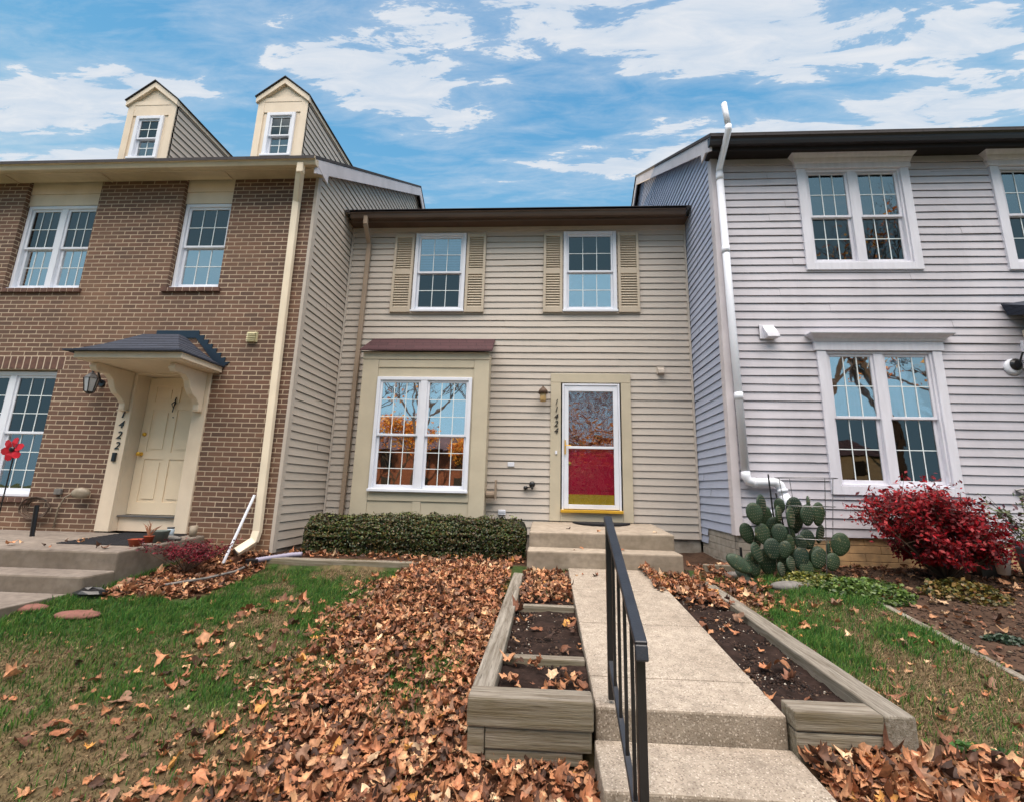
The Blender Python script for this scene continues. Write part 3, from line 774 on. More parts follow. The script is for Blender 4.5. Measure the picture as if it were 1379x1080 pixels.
w = MB(); w.box(ends, -3.52, 5.636, YS+.0, 4.675, 4.69); w.box(ends, -3.51, 5.621, 5.635, 4.61, 4.735)
for xx in (-8.6, -7.0, -5.0): w.box(xx, xx+.02, 5.64, 5.89, 4.655, 4.675)
build('soffit', w, M['gut_cream'], lh)
w = MB(); gutter(w, ends, -3.46, 5.62, 4.738, .11, .115); build('gutter', w, M['gut_cream'], lh)
# downspout at right corner
w = MB()
for a, b in (((-3.69, 5.565, 4.66), (-3.69, 5.57, 4.50)), ((-3.69, 5.565, 4.54), (-3.865, 5.84, 4.22)), ((-3.865, 5.84, 4.26), (-3.795, 5.84, -.66)), ((-3.795, 5.84, -.62), (-3.80, 5.80, -.76)), ((-3.80, 5.81, -.74), (-3.87, 5.58, -.86))):
    w.bar(a, b, .10, .075, (0, 1, .01))
build('downspout', w, M['ds_cream'], lh, bevel=.012)
w = MB(); w.bar((-3.87, 5.58, -.86), (-3.873, 5.572, -.863), .088, .062, (0, 1, .01)); build('downspout_mouth', w, M['black'], lh)  # black plate stands in for the shade inside the open pipe end
# windows
window(lh, -8.41, -7.165, 2.85, 4.30, YS+.07, units=2, cas=.055, mull=.10, top='glass_lo', bot='glass_hi', back=('blind_teal', 'blind_blue'), sash=.035, label='upper twin window of the brick house')
window(lh, -5.75, -4.95, 2.86, 4.30, YS+.07, cas=.055, top='glass_lo', bot='glass_hi', back=('blind_teal', 'blind_blue'), sash=.035, label='upper single window of the brick house')
window(lh, -8.71, -7.19, -.25, 1.545, YS+.07, units=2, cas=.06, mull=.10, rows=3, top='glass_lo', bot='glass_mid', back=('room', 'curtain_pale'), sash=.035, label='lower twin window of the brick house with pale curtain')
window(lh, -11.29, -10.11, 2.85, 4.30, YS+.07, units=2, cas=.055, mull=.10, top='glass_mid', bot='glass_hi', back=('blind_teal', 'blind_blue'), sash=.035)
window(lh, -11.29, -10.11, -.25, 1.545, YS+.07, units=2, cas=.06, mull=.10, rows=3, top='glass_lo', bot='glass_mid', back=('room', 'curtain_pale'), sash=.035)
# cream frieze panels above upper windows
for a, b in ((-8.42, -7.16), (-5.76, -4.945), (-11.3, -10.1)):
    w = MB(); w.box(a+.002, b-.002, YS+.06, YS+.075, 4.303, 4.50); w.box(a+.002, b-.002, YS+.05, YS+.074, 4.505, 4.755)
    build('frieze_panel', w, M['trim_cream'], lh, bevel=.003)
for a, b, z in ((-8.48, -7.10, 2.835), (-5.82, -4.89, 2.84), (-8.78, -7.12, -.27), (-11.36, -10.04, 2.835)):
    n = int((b-a)/.105); w = MB(); mo = MB(); mo.box(a+.006, b-.006, YS-.030, YS+.05, z-.062, z-.003)
    for k in range(n):
        xa = a+(b-a)*k/n; w.box(xa+.005, xa+(b-a)/n-.005, YS-.035, YS+.05, z-.065+random.uniform(-.002, .002), z+random.uniform(-.002, .002))
    so_ = build('brick_sill', w, M['brick_sill'], lh, bevel=.004); build('mortar', mo, M['mortar'], so_)
w = MB()
for k in range(15):
    xa = -8.72+k*.108
    w.box(xa+.007, xa+.095, YS-.006, YS+.05, 1.565, 1.755)
lo_ = build('brick_lintel', w, M['brick_sill'], lh, bevel=.004)
mo = MB(); mo.box(-8.73, -7.10, YS-.002, YS+.04, 1.561, 1.76); build('mortar', mo, M['mortar'], lo_)
# door: casing, reveal, slab
w = MB()
w.box(-6.11, -5.905, YS-.025, YS+.02, -.69, 1.53); w.box(-5.0, -4.805, YS-.025, YS+.02, -.69, 1.53); w.box(-5.905, -5.0, YS-.024, YS+.02, 1.49, 1.53)
w.box(-5.935, -5.905, YS+.02, YS+.26, -.69, 1.53); w.box(-5.0, -4.97, YS+.02, YS+.26, -.69, 1.53); w.box(-5.905, -5.0, YS+.02, YS+.26, 1.50, 1.53)
w.box(-5.905, -5.0, YS+.10, YS+.26, -.69, -.50)
lf = build('door_frame', w, M['trim_cream'], lh, bevel=.005)
w = MB(); w.box(-5.904, -5.001, YS+.06, YS+.22, -.498, -.478); build('threshold', w, M['wire'], lf)
w = MB()
dx0, dx1, dz0, dz1, dy = -5.9, -5.005, -.47, 1.495, YS+.19
w.box(dx0, dx1, dy+.012, dy+.05, dz0, dz1)
dcols = [(dx0+.12, dx0+.40), (dx1-.40, dx1-.12)]; drows = [(-.30, .30), (.40, 1.02), (1.13, 1.36)]
flat_wall(w, dx0, dx1, dz0, dz1, dy, .012, [(a, b, c, d) for a, b in dcols for c, d in drows])
for a, b in dcols:
    for c, d in drows:
        w.hexa([(a+.02, dy+.011, c+.02), (b-.02, dy+.011, c+.02), (b-.02, dy+.0115, c+.02), (a+.02, dy+.0115, c+.02), (a+.04, dy+.011, d-.02), (b-.04, dy+.011, d-.02), (b-.04, dy+.0115, d-.02), (a+.04, dy+.0115, d-.02)])
        w.box(a+.045, b-.045, dy+.001, dy+.0118, c+.045, d-.045)
ld = build('front_door', w, M['door_cream'], lh, bevel=.003)
w = MB(); w.lathe([(.01, -.07), (.028, -.06), (.03, -.045), (.012, -.03), (.03, -.008), (.03, 0)], (-5.84, dy, .37), 14, 'y'); w.lathe([(.012, -.03), (.025, -.022), (.028, 0)], (-5.84, dy, .655), 14, 'y'); build('door_knob', w, M['brass'], ld, smooth=True)
w = MB(); w.tube([(-5.455, dy-.02, 1.17), (-5.425, dy-.03, 1.11), (-5.455, dy-.03, 1.04), (-5.485, dy-.03, 1.10), (-5.455, dy-.02, 1.14)], .007, 6); w.tube([(-5.452, dy-.01, 1.20), (-5.457, dy-.03, .98)], .007, 6); w.box(-5.462, -5.448, dy-.006, dy, .90, .915)
build('door_knocker', w, M['black'], ld)
for i, ch in enumerate('11422'):
    nm = MB(); text_mesh(nm, ch, -6.012, YS-.032, 1.055-i*.148, .15, .004); build('house_number_digit', nm, M['black'], lf)
bl = MB(); bl.box(-6.04, -5.985, YS-.05, YS-.026, .245, .37); build('doorbell', bl, M['black'], lf, bevel=.006)
# canopy
cp = MB()
cp.box(-6.10, -4.70, 5.20, YS-.002, 1.515, 1.60); cp.box(-6.13, -4.67, 5.17, 5.199, 1.53, 1.62)
cp.box(-4.699, -4.67, 5.20, YS-.003, 1.53, 1.62); cp.box(-6.13, -6.101, 5.20, YS-.003, 1.53, 1.62)
co = build('door_canopy', cp, M['trim_cream'], lh, bevel=.006)
cr = MB()
# bell-cast hip roof: rings from eave to apex
rings = []
for t in np.linspace(0, 1, 9):
    z = 1.622+.44*(t**1.25)
    rings.append((-6.22+(.38)*t, -4.64-(.66)*t, 5.10+.66*t, z))
for i in range(len(rings)-1):
    a = rings[i]; b = rings[i+1]; zl = b[3]-.004
    # each course is a thin stepped slab
    cr.hexa([(a[0], a[2], a[3]-.012), (a[1], a[2], a[3]-.012), (a[1], YS-.005, a[3]-.012), (a[0], YS-.005, a[3]-.012), (a[0], a[2], a[3]+.006), (a[1], a[2], a[3]+.006), (a[1], YS-.005, a[3]+.006), (a[0], YS-.005, a[3]+.006)])
    cr.hexa([(a[0]+.004, a[2]+.004, a[3]+.005), (a[1]-.004, a[2]+.004, a[3]+.005), (a[1]-.004, YS-.006, a[3]+.005), (a[0]+.004, YS-.006, a[3]+.005), (b[0], b[2], b[3]), (b[1], b[2], b[3]), (b[1], YS-.006, b[3]), (b[0], YS-.006, b[3])])
build('canopy_roof', cr, M['roof_navy'], co)
fl = MB()
pts = [(-5.78, 2.05), (-5.87, 2.06), (-5.87, 2.10), (-5.76, 2.11), (-5.76, 2.165), (-5.11, 2.165)]
x, z = -5.11, 2.165
for k in range(7):
    pts += [(x+.015, z-.075), (x+.095, z-.07)]; x += .074; z -= .067
pts += [(-4.60, 1.66), (-4.68, 1.60), (-4.75, 1.62), (-5.14, 2.05)]
fl.prism(pts, 'y', YS-.014, YS-.004)
build('step_flashing', fl, M['flash'], co)
def bracket(xc):
    b = MB(); w2 = .045
    prof = [(5.33, 1.513), (5.30, 1.45), (5.34, 1.40), (5.42, 1.40), (5.50, 1.40), (5.57, 1.34), (5.61, 1.24), (5.66, 1.17), (5.74, 1.12), (5.80, 1.05), (5.80, .97), (5.87, .97), (5.872, 1.513)]
    b.prism(prof, 'x', xc-w2, xc+w2)
    b.box(xc-w2-.012, xc+w2+.012, 5.79, 5.873, .95, .968)
    b.lathe([(.0, 0)], (0, 0, 0), 3) if False else None
    build('bracket', b, M['trim_cream'], co, bevel=.012)
bracket(-5.99); bracket(-4.90)
# lantern and fittings on the brick
lp = MB(); lp.lathe([(.05, 0), (.05, -.02)], (-6.45, YS-.0, 1.36), 12, 'y'); lp.tube([(-6.45, YS-.02, 1.36), (-6.45, YS-.10, 1.52), (-6.45, YS-.16, 1.50)], .012)
lp.lathe([(.085, 0), (.05, .05), (.015, .085), (.008, .12)], (-6.45, YS-.16, 1.395), 6); lp.lathe([(.02, -.03), (.055, 0)], (-6.45, YS-.16, 1.20), 6)
for k in range(6):
    a = math.pi*k/3; lp.tube([(-6.45+.085*math.cos(a), YS-.16+.085*math.sin(a), 1.395), (-6.45+.055*math.cos(a), YS-.16+.055*math.sin(a), 1.20)], .006, 5)
lo = build('wall_lantern', lp, M['black'], lh)
lg = MB(); lg.lathe([(.05, 0), (.078, .19)], (-6.45, YS-.16, 1.203), 6); build('lamp_glass', lg, M['lampglass'], lo)
vt = MB(); vt.box(-4.36, -4.21, YS-.03, YS-.001, 1.99, 2.14)
for k in range(5): vt.hexa([(-4.35, YS-.06, 2.0+k*.026), (-4.22, YS-.06, 2.0+k*.026), (-4.22, YS-.03, 2.012+k*.026), (-4.35, YS-.03, 2.012+k*.026), (-4.35, YS-.058, 2.005+k*.026), (-4.22, YS-.058, 2.005+k*.026), (-4.22, YS-.03, 2.02+k*.026), (-4.35, YS-.03, 2.02+k*.026)])
build('dryer_vent', vt, M['ventcream'], lh)
ob = MB(); ob.box(-6.79, -6.69, YS-.04, YS-.001, -.22, -.14); build('outlet_cover', ob, M['stone'], lh, bevel=.008)
# dormers
def dormer(xc, label):
    hw, yd, zt = .42, 6.1, 6.25
    k = (yd-6.0)/6.0; z_r = 4.745+.654*(yd-5.5)
    zE = 6.39; zA = 6.76; zb = z_r-.02
    d = MB()
    wx0, wx1, wz0, wz1 = xc-.245, xc+.245, zb+.12, 6.075
    flat_wall(d, xc-hw, xc+hw, zb, zE, yd, .05, [(wx0, wx1, wz0, wz1)])
    d.prism([(xc-hw, zE), (xc+hw, zE), (xc, zA-.03)], 'y', yd, yd+.05)
    o = build('dormer', d, M['trim_cream'], lh, label)
    t = MB(); t.box(xc-hw-.01, xc-hw+.10, yd-.018, yd-.001, zb, zE-.1); t.box(xc+hw-.10, xc+hw+.01, yd-.018, yd-.001, zb, zE-.1); t.box(xc-hw-.012, xc+hw+.012, yd-.019, yd-.001, zE-.099, zE-.02); t.box(xc-hw-.006, xc+hw+.006, yd-.014, yd-.0015, zE-.30, zE-.101)
    # raking trim
    for s in (-1, 1):
        t.hexa([(xc+s*(hw+.04), yd-.05, zE-.03), (xc+s*(hw+.04), yd-.002, zE-.03), (xc, yd-.002, zA-.03), (xc, yd-.05, zA-.03),
                (xc+s*(hw+.04), yd-.05, zE-.03-.10), (xc+s*(hw+.04), yd-.002, zE-.13), (xc, yd-.002, zA-.13), (xc, yd-.05, zA-.13)])
    build('dormer_trim', t, M['trim_cream'], o)
    # cheeks
    c = MB()
    def uf(z): return (yd+.03, 5.5+(z-4.745)/.654)
    siding(c, PR(xc+hw-.006), 0, 0, zb, zE, (), uf, zref=zb); build('cheek', c, M['sid_leftside'], o)
    c = MB(); siding(c, PL(xc-hw+.006), 0, 0, zb, zE, (), uf, zref=zb)
    build('cheek', c, M['sid_leftside'], o)
    e = MB(); yE = 5.5+(zE-4.745)/.654
    e.box(xc+hw+.012, xc+hw+.03, yd-.04, yE, zE-.10, zE-.03); e.box(xc-hw-.03, xc-hw-.012, yd-.04, yE, zE-.10, zE-.03)
    build('eave_board', e, M['trim_cream'], o)
    r = MB(); yb2 = 5.5+(zA-4.745)/.654
    for s in (-1, 1):
        xe = xc+s*(hw+.055)
        r.hexa([(xe, yd-.07, zE-.032), (xc, yd-.07, zA-.012), (xc, yb2, zA-.012), (xe, yE, zE-.032), (xe, yd-.07, zE-.017), (xc, yd-.07, zA+.003), (xc, yb2, zA+.003), (xe, yE, zE-.017)])
    build('dormer_roof', r, M['roof_dark'], o)
    wf = window(lh, wx0, wx1, wz0, wz1, yd-.03, cas=.06, cols=2, rows=2, top='glass_lo', bot='glass_mid', back=('blind_teal', 'blind_blue'), sash=.03, label='small double-hung window of a dormer')
dormer(-4.49, 'right dormer beside the end of the brick house roof'); dormer(-6.80, 'left dormer on the brick house roof')

# ================================================================== RIGHT HOUSE
rh = thing('siding_townhouse', 'pale lilac grey siding townhouse with white trimmed twin windows and white drain pipe', 'house', (6, YS, -.85))
xe = 12.0
rholes = [(3.66, 5.06, 3.15, 4.6), (6.33, 7.75, 3.15, 4.6), (3.68, 5.10, .1, 1.86), (6.40, 7.40, -.45, 1.9)]
w = MB(); siding(w, PF(YS), XR+.03, xe, -.50, 4.90, rholes, zref=-.50); build('wall', w, M['sid_right'], rh)
def rakeR(z):
    ya = YS+.03 if z < 5.0 else 5.5+(z-4.87)/.65
    yb = 14.9 if z < 5.0 else 15.3-(z-4.87)/.65
    return (ya, yb)
w = MB(); siding(w, PL(XR+.02), 0, 0, -.50, 8.1, (), rakeR, zref=-.50); 
siding(w, PL(XR+.021), 6.9, 7.2, -.72, -.5, (), None, zref=-.728)
build('side_wall', w, M['sid_rightside'], rh)
w = MB(); w.box(XR-.012, XR+.085, YS-.03, YS-.002, -.51, 4.86); w.box(XR-.014, XR+.004, YS-.002, YS+.09, -.51, 4.86); build('corner_post', w, M['rake_grey'], rh)
# painted block foundation with coursed joints
fm, fnt, fo = newmat('two_tone_masonry'); fb_ = N(fnt, 'ShaderNodeBsdfPrincipled'); fnt.links.new(fb_.outputs[0], fo.inputs[0])
gp = N(fnt, 'ShaderNodeNewGeometry'); gs = N(fnt, 'ShaderNodeSeparateXYZ'); fnt.links.new(gp.outputs['Position'], gs.inputs[0])
fn_ = noise(fnt, gp.outputs['Position'], 9, 5)
fc = mixc(fnt, ramp(fnt, mathn(fnt, 'SUBTRACT', gs.outputs[0], 2.6), [(.2, (0, 0, 0)), (.9, (1, 1, 1))]), lin((166, 160, 150)), lin((204, 166, 120)))
fc = mixc(fnt, ramp(fnt, fn_, [(.35, (0, 0, 0)), (.75, (.6,)*3)]), fc, lin((104, 92, 78)))
fnt.links.new(fc, fb_.inputs['Base Color']); fb_.inputs['Roughness'].default_value = .85; fnt.links.new(bump(fnt, fn_, .6, .008), fb_.inputs['Normal'])
w = MB()
for r_ in range(5):
    z1 = -.502-r_*.095; z0 = z1-.09
    xa = XR+.035
    while xa < 8.5:
        xb = xa+.38-(.19 if (r_ % 2 and xa < XR+.04) else 0); w.box(xa, xb-.005, YS+.012, YS+.10, z0, z1); xa = xb
    ya = YS+.02
    while ya < 7.2:
        yb = min(7.2, ya+.38-(.19 if (r_ % 2 and ya < YS+.03) else 0)); w.box(XR+.022, XR+.1, ya+.085 if ya < YS+.03 else ya, yb-.005, z0, z1); ya = yb
build('foundation', w, fm, rh, bevel=.004)
w = MB(); w.box(XR+.055, 8.5, YS+.03, YS+.2, -1.0, -.50); w.box(XR+.04, XR+.2, YS+.05, 7.25, -1.05, -.5); w.box(XR+.06, xe, YS+.45, YS+.47, -1, 4.9); w.box(XR+.06, xe, 14.9, 15, -1, 4.9); w.box(xe-.1, xe, YS+.5, 14.9, -1, 4.9)
build('inner_wall', w, M['room'], rh)
gable_roof(rh, 2.25, xe, 5.5, 4.97, 10.41, 8.16, 15.3, M['roof_dark'])
slr = (8.16-4.97)/(10.41-5.5)
w = MB(); rakeboard(w, 2.27, 2.30, 5.6, 4.97+slr*.1, 10.41, 8.16, .22, .052); rakeboard(w, 2.27, 2.30, 10.412, 8.159, 15.3, 4.99, .22, .052)
w.prism([(5.56, 4.95), (5.95, 5.2), (5.95, 4.85), (5.86, 4.86)], 'x', 2.268, 2.29)
build('rake_board', w, M['rake_grey'], rh, bevel=.004)
w = MB(); w.box(2.31, xe, 5.636, YS+.02, 4.862, 4.88); w.box(2.31, xe, 5.621, 5.635, 4.78, 4.955); build('soffit', w, M['sof_black'], rh)
w = MB(); gutter(w, 2.25, xe, 5.62, 4.962, .13, .115); build('gutter', w, M['gut_black'], rh)
def trimmed_window(x0, x1, z0, z1, hz0, hz1, cz1, **kw):
    t = MB(); y = YS-.03
    t.box(x0, x0+.115, y-.01, y+.03, z0, z1); t.box(x1-.115, x1, y-.01, y+.03, z0, z1); t.box(x0+.115, x1-.115, y-.009, y+.03, z0, z0+.11)
    t.box(x0-.03, x1+.03, y-.022, y+.03, hz0, hz1)
    # crown moulding
    a, b = x0-.03, x1+.03
    steps = [(0, .03), (.35, .05), (.6, .085), (.82, .12), (1.0, .125)]
    for (t0, p0), (t1, p1) in zip(steps[:-1], steps[1:]):
        za, zb = hz1+(cz1-hz1)*t0+.001, hz1+(cz1-hz1)*t1
        t.hexa([(a-p0+.03, y-p0, za), (b+p0-.03, y-p0, za), (b+p0-.03, y+.03, za), (a-p0+.03, y+.03, za), (a-p1+.03, y-p1, zb), (b+p1-.03, y-p1, zb), (b+p1-.03, y+.03, zb), (a-p1+.03, y+.03, zb)])
    fr = build('window_trim', t, M['white_trim'], rh, bevel=.004)
    window(rh, x0+.116, x1-.116, z0+.111, z1-.002, y+.012, units=2, cas=.03, mull=.12, sillnose=False, mat='white_trim', sash=.035, **kw)
trimmed_window(3.588, 5.145, 3.07, 4.655, 4.66, 4.74, 4.93, top='glass_mid', bot='glass_lo', back=('room', 'curtain_grey'), label='upper twin window nearest the middle house')
trimmed_window(6.25, 7.83, 3.06, 4.655, 4.66, 4.74, 4.93, top='glass_mid', bot='glass_lo', back=('room', 'curtain_grey'), label='upper twin window cut by the right edge')
trimmed_window(3.594, 5.18, .02, 1.895, 1.90, 2.02, 2.12, top='glass_hi', bot='glass_lo', back=('curtain_pale', 'curtain_grey'), label='lower twin window behind the red bush')
# right door, canopy, lamp
w = MB(); w.box(6.2, 6.36, YS-.05, YS+.02, -.45, 2.05); w.box(7.38, 7.55, YS-.05, YS+.02, -.45, 2.05); w.box(6.36, 7.38, YS-.049, YS+.02, 1.92, 2.05); w.box(6.3, 7.45, YS+.05, YS+.09, -.5, 2.0)
build('door_frame', w, M['white_trim'], rh, bevel=.005)
w = MB()
w.hexa([(6.16, 5.25, 2.20), (7.7, 5.25, 2.20), (7.7, YS-.03, 2.46), (6.10, YS-.03, 2.40), (6.16, 5.25, 2.25), (7.7, 5.25, 2.25), (7.6, YS-.03, 2.78), (6.04, YS-.03, 2.56)])
build('door_canopy', w, M['roof_navy'], rh)
w = MB(); w.bar((6.3, 5.4, 2.22), (6.3, YS-.05, 1.9), .06, .06); w.box(6.24, 7.6, 5.32, YS-.03, 2.10, 2.19); build('canopy_bracket', w, M['trim_cream'], rh)
lp = MB(); lp.lathe([(.075, 0), (.08, -.03), (.05, -.05)], (6.07, YS-.02, 1.72), 16, 'y'); lp.tube([(6.09, YS-.06, 1.72), (6.10, YS-.12, 1.86), (6.18, YS-.17, 1.84), (6.16, YS-.17, 1.78)], .012)
lp.lathe([(.09, 0), (.05, .04), (.012, .08)], (6.16, YS-.17, 1.74), 6); lp.lathe([(.02, -.02), (.06, 0)], (6.16, YS-.17, 1.54), 6)
for k in range(6):
    a = math.pi*k/3; lp.tube([(6.16+.088*math.cos(a), YS-.17+.088*math.sin(a), 1.74), (6.16+.058*math.cos(a), YS-.17+.058*math.sin(a), 1.54)], .006, 5)
lo = build('wall_lantern', lp, M['black'], rh)
lg = MB(); lg.lathe([(.05, 0), (.08, .19)], (6.16, YS-.17, 1.545), 6); build('lamp_glass', lg, M['lampglass'], lo)
lb = MB(); lb.lathe([(.10, 0), (.11, -.03), (.06, -.04)], (6.04, YS-.0, 1.69), 18, 'y'); build('lamp_base', lb, M['white'], lo, smooth=True)
vt = MB(); vt.box(2.87, 2.90, YS-.04, YS-.015, 2.06, 2.26); vt.box(2.87, 3.07, YS-.035, YS-.015, 2.06, 2.26)
vt.hexa([(2.93, YS-.14, 2.06), (3.09, YS-.14, 2.06), (3.09, YS-.036, 2.06), (2.93, YS-.036, 2.06), (2.91, YS-.13, 2.12), (3.07, YS-.13, 2.12), (3.06, YS-.036, 2.25), (2.91, YS-.036, 2.25)])
build('dryer_vent', vt, M['white_trim'], rh, bevel=.005)
vt = MB(); vt.box(2.58, 2.86, YS-.05, YS-.012, -.34, -.19)
for k in range(3): vt.box(2.60, 2.84, YS-.085, YS-.05, -.325+k*.045, -.30+k*.045)
build('vent', vt, M['white'], rh, bevel=.008)
# PVC drain pipe
w = MB()
r_ = .052
w.tube([(2.43, 5.42, 5.37), (2.468, 5.42, 4.99)], .038, 14)
w.tube([(2.466, 5.42, 5.01), (2.468, 5.42, 4.95), (2.466, 5.80, 4.64), (2.468, 5.815, 4.56)], .045, 14)
w.tube([(2.468, 5.815, 4.58), (2.49, 5.815, 2.4), (2.525, 5.815, .26)], .05, 14)
for zz, xx in ((4.50, 2.47), (3.35, 2.48), (1.25, 2.51)): w.tube([(xx, 5.815, zz-.05), (xx, 5.815, zz+.05)], .055, 14)
w.tube([(2.525, 5.815, .28), (2.527, 5.815, .22), (2.55, 5.812, .165), (2.62, 5.81, .145), (2.78, 5.81, .15), (2.87, 5.808, .155), (2.925, 5.80, .12), (2.945, 5.79, .06), (2.95, 5.78, -.02)], .056, 14)
w.tube([(2.95, 5.78, 0), (3.0, 5.75, -.12), (3.10, 5.70, -.22)], .06, 14)
w.tube([(2.60, 5.812, .145), (2.64, 5.81, .145)], .063, 14); w.tube([(2.945, 5.79, .07), (2.95, 5.785, .03)], .063, 14)
w.tube([(3.08, 5.72, -.20), (3.32, 5.74, -.21)], .06, 14)
build('drain_pipe', w, M['pvc'], rh, smooth=True)
ob = MB(); ob.tube([(5.78, YS-.03, .12), (5.85, YS-.05, .14), (5.90, YS-.03, .10), (5.83, YS-.04, .08), (5.79, YS-.03, .11)], .012, 6); build('garden_tap', ob, M['wire'], rh)

# ================================================================== STEPS, WALK
st = thing('front_steps', 'two concrete steps in front of the red door', 'steps', (.7, 6.4, -.93))
w = MB(); w.hexa([(-.215, 5.97, -1.05), (1.645, 5.97, -1.05), (1.645, 7.17, -1.05), (-.215, 7.17, -1.05), (-.215, 5.97, -.545), (1.645, 5.97, -.535), (1.645, 7.17, -.485), (-.215, 7.17, -.495)])
build('landing', w, M['concrete_steps'], st, bevel=.02)
w = MB(); w.box(-.225, 1.64, 5.60, 5.968, -1.05, -.728); build('tread', w, M['concrete_steps'], st, bevel=.02)
wk = MB()
def slab(y0, y1, z0, z1, x0=.27, x1=1.235, th=.3):
    wk.hexa([(x0, y0, z0-th), (x1, y0, z0-th), (x1, y1, z1-th), (x0, y1, z1-th), (x0, y0, z0), (x1, y0, z0), (x1, y1, z1), (x0, y1, z1)])
slab(2.58, 2.925, -1.103, -1.083, th=.22); slab(2.931, 3.80, -1.083, -1.025); slab(3.806, 4.70, -1.024, -.968); slab(4.706, 5.60, -.967, -.915)
slab(2.20, 2.579, -1.262, -1.252, .26, 1.245); slab(1.75, 2.199, -1.415, -1.405, .255, 1.25)
slab(.76, 1.749, -1.57, -1.56, .255, 1.25)
build('walkway', wk, M['concrete'], kind='structure', bevel=.012)
# left stoop
ls = thing('concrete_stoop', 'stained concrete stoop in front of the cream door', 'steps', (-6, 5.2, -1.1))
w = MB(); w.hexa([(-9, 4.66, -1.2), (-4.52, 4.66, -1.2), (-4.52, YS-.03, -1.2), (-9, YS-.03, -1.2), (-9, 4.66, -.75), (-4.52, 4.66, -.75), (-4.52, YS-.03, -.70), (-9, YS-.03, -.70)]); build('landing', w, M['concrete_left'], ls, bevel=.02)
w = MB(); w.box(-9, -4.50, 4.32, 4.658, -1.3, -.935); build('tread', w, M['concrete_left'], ls, bevel=.02)
w = MB(); w.box(-9, -4.62, 3.7, 4.31, -1.3, -1.095); build('stepping_path', w, M['concrete_left'], kind='structure', bevel=.01)
# door mats
def doormat(x0, x1, y0, y1, zf, zb, label):
    m = MB(); m.hexa([(x0, y0, zf), (x1, y0, zf), (x1, y1, zb), (x0, y1, zb), (x0, y0, zf+.012), (x1, y0, zf+.012), (x1, y1, zb+.012), (x0, y1, zb+.012)])
    for k in range(12): 
        t = (k+.5)/12; m.box(x0+.02, x1-.02, y0+(y1-y0)*t-.008, y0+(y1-y0)*t+.008, zf+(zb-zf)*t+.01, zf+(zb-zf)*t+.018)
    build('doormat', m, M['mat_rubber'], None, label, 'doormat', bevel=.003)
doormat(-5.62, -4.75, 5.0, 5.84, -.736, -.702, 'black rubber doormat on the stained stoop of the brick house')
# fanned mat on middle landing
m = MB()
pts = [(.62+.33*math.cos(a), 6.93-.36*math.sin(a)*(-1 if False else 1)) for a in np.linspace(math.pi, 0, 1)]
fan = [(.52, 7.12), (1.18, 7.12)]+[(.85+.44*math.cos(a), 7.10-.42*math.sin(a)) for a in np.linspace(0, math.pi, 16)]
m.prism([(x, y) for x, y in fan][::-1], 'z', -.497, -.474)
build('doormat', m, M['mat_rubber'], None, 'dark half round doormat on the landing below the red door', 'doormat')

# ================================================================== PLANTER BOXES
pb = thing('timber_planter', 'weathered timber planter with cross pieces on the left of the walk', 'planter', (-.07, 4, -1.35))
w = MB(); w.box(-.395, .255, 2.52, 2.66, -1.20, -1.06)
build('front_timber', w, M['wood_x'], pb, bevel=.01)
w = MB(); w.box(-.30, .245, 2.535, 2.66, -1.303, -1.203); w.box(-.39, -.303, 2.53, 2.66, -1.33, -1.203); w.box(-.30, .20, 2.545, 2.66, -1.37, -1.306)
build('lower_timbers', w, M['wood_x'], pb, bevel=.008)
w = MB(); w.hexa([(-.395, 2.662, -1.2), (-.27, 2.662, -1.2), (-.25, 5.72, -1.1), (-.375, 5.72, -1.1), (-.395, 2.662, -1.065), (-.27, 2.662, -1.065), (-.25, 5.72, -.965), (-.375, 5.72, -.965)])
w.box(-.38, -.30, 2.665, 4.6, -1.36, -1.2)
build('side_timber', w, M['wood_y'], pb, bevel=.01)
def cross(y, z, t): 
    c = MB(); c.box(-.265, .262, y, y+.07, z-.09, z); build('cross_timber', c, M['wood_x'], pb, bevel=.008)
cross(3.13, -1.075, 0); cross(4.22, -1.02, 0)
def soilmesh(name, x0, x1, y0, y1, zf, zb, parent):
    nx_, ny_ = int((x1-x0)/.025), int((y1-y0)/.025)
    xa = np.linspace(x0, x1, nx_); ya = np.linspace(y0, y1, ny_); XX, YY = np.meshgrid(xa, ya)
    ZZ = zf+(YY-y0)/(y1-y0)*(zb-zf)+(vnoise(XX, YY, 9)-.5)*.03+(vnoise(XX, YY, 30)-.5)*.015
    V = np.stack([XX.ravel(), YY.ravel(), ZZ.ravel()], 1); id_ = np.arange(nx_*ny_).reshape(ny_, nx_)
    F = np.stack([id_[:-1, :-1].ravel(), id_[:-1, 1:].ravel(), id_[1:, 1:].ravel(), id_[1:, :-1].ravel()], 1)
    C = np.array(lin((44, 33, 29)))*(.6+.8*vnoise(V[:, 0], V[:, 1], 14))[:, None]
    return build_np(name, V, [F], C, M['ground'], parent)
soilmesh('soil', -.27, .268, 2.66, 5.6, -1.135, -1.02, pb)
pb2 = thing('timber_planter', 'weathered timber planter with a wide soil bed on the right of the walk', 'planter', (1.5, 4, -1.3))
w = MB(); w.box(1.245, 1.672, 2.52, 2.66, -1.145, -1.055); w.box(1.247, 1.670, 2.524, 2.66, -1.30, -1.149); build('front_timber', w, M['wood_x'], pb2, bevel=.01)
w = MB(); w.hexa([(1.675, 2.522, -1.3), (1.825, 2.522, -1.3), (1.875, 5.7, -1.15), (1.735, 5.7, -1.15), (1.675, 2.522, -1.056), (1.825, 2.522, -1.056), (1.875, 5.7, -.975), (1.735, 5.7, -.975)]); build('side_timber', w, M['wood_y'], pb2, bevel=.01)
soilmesh('soil', 1.24, 1.74, 2.66, 5.6, -1.135, -1.01, pb2)
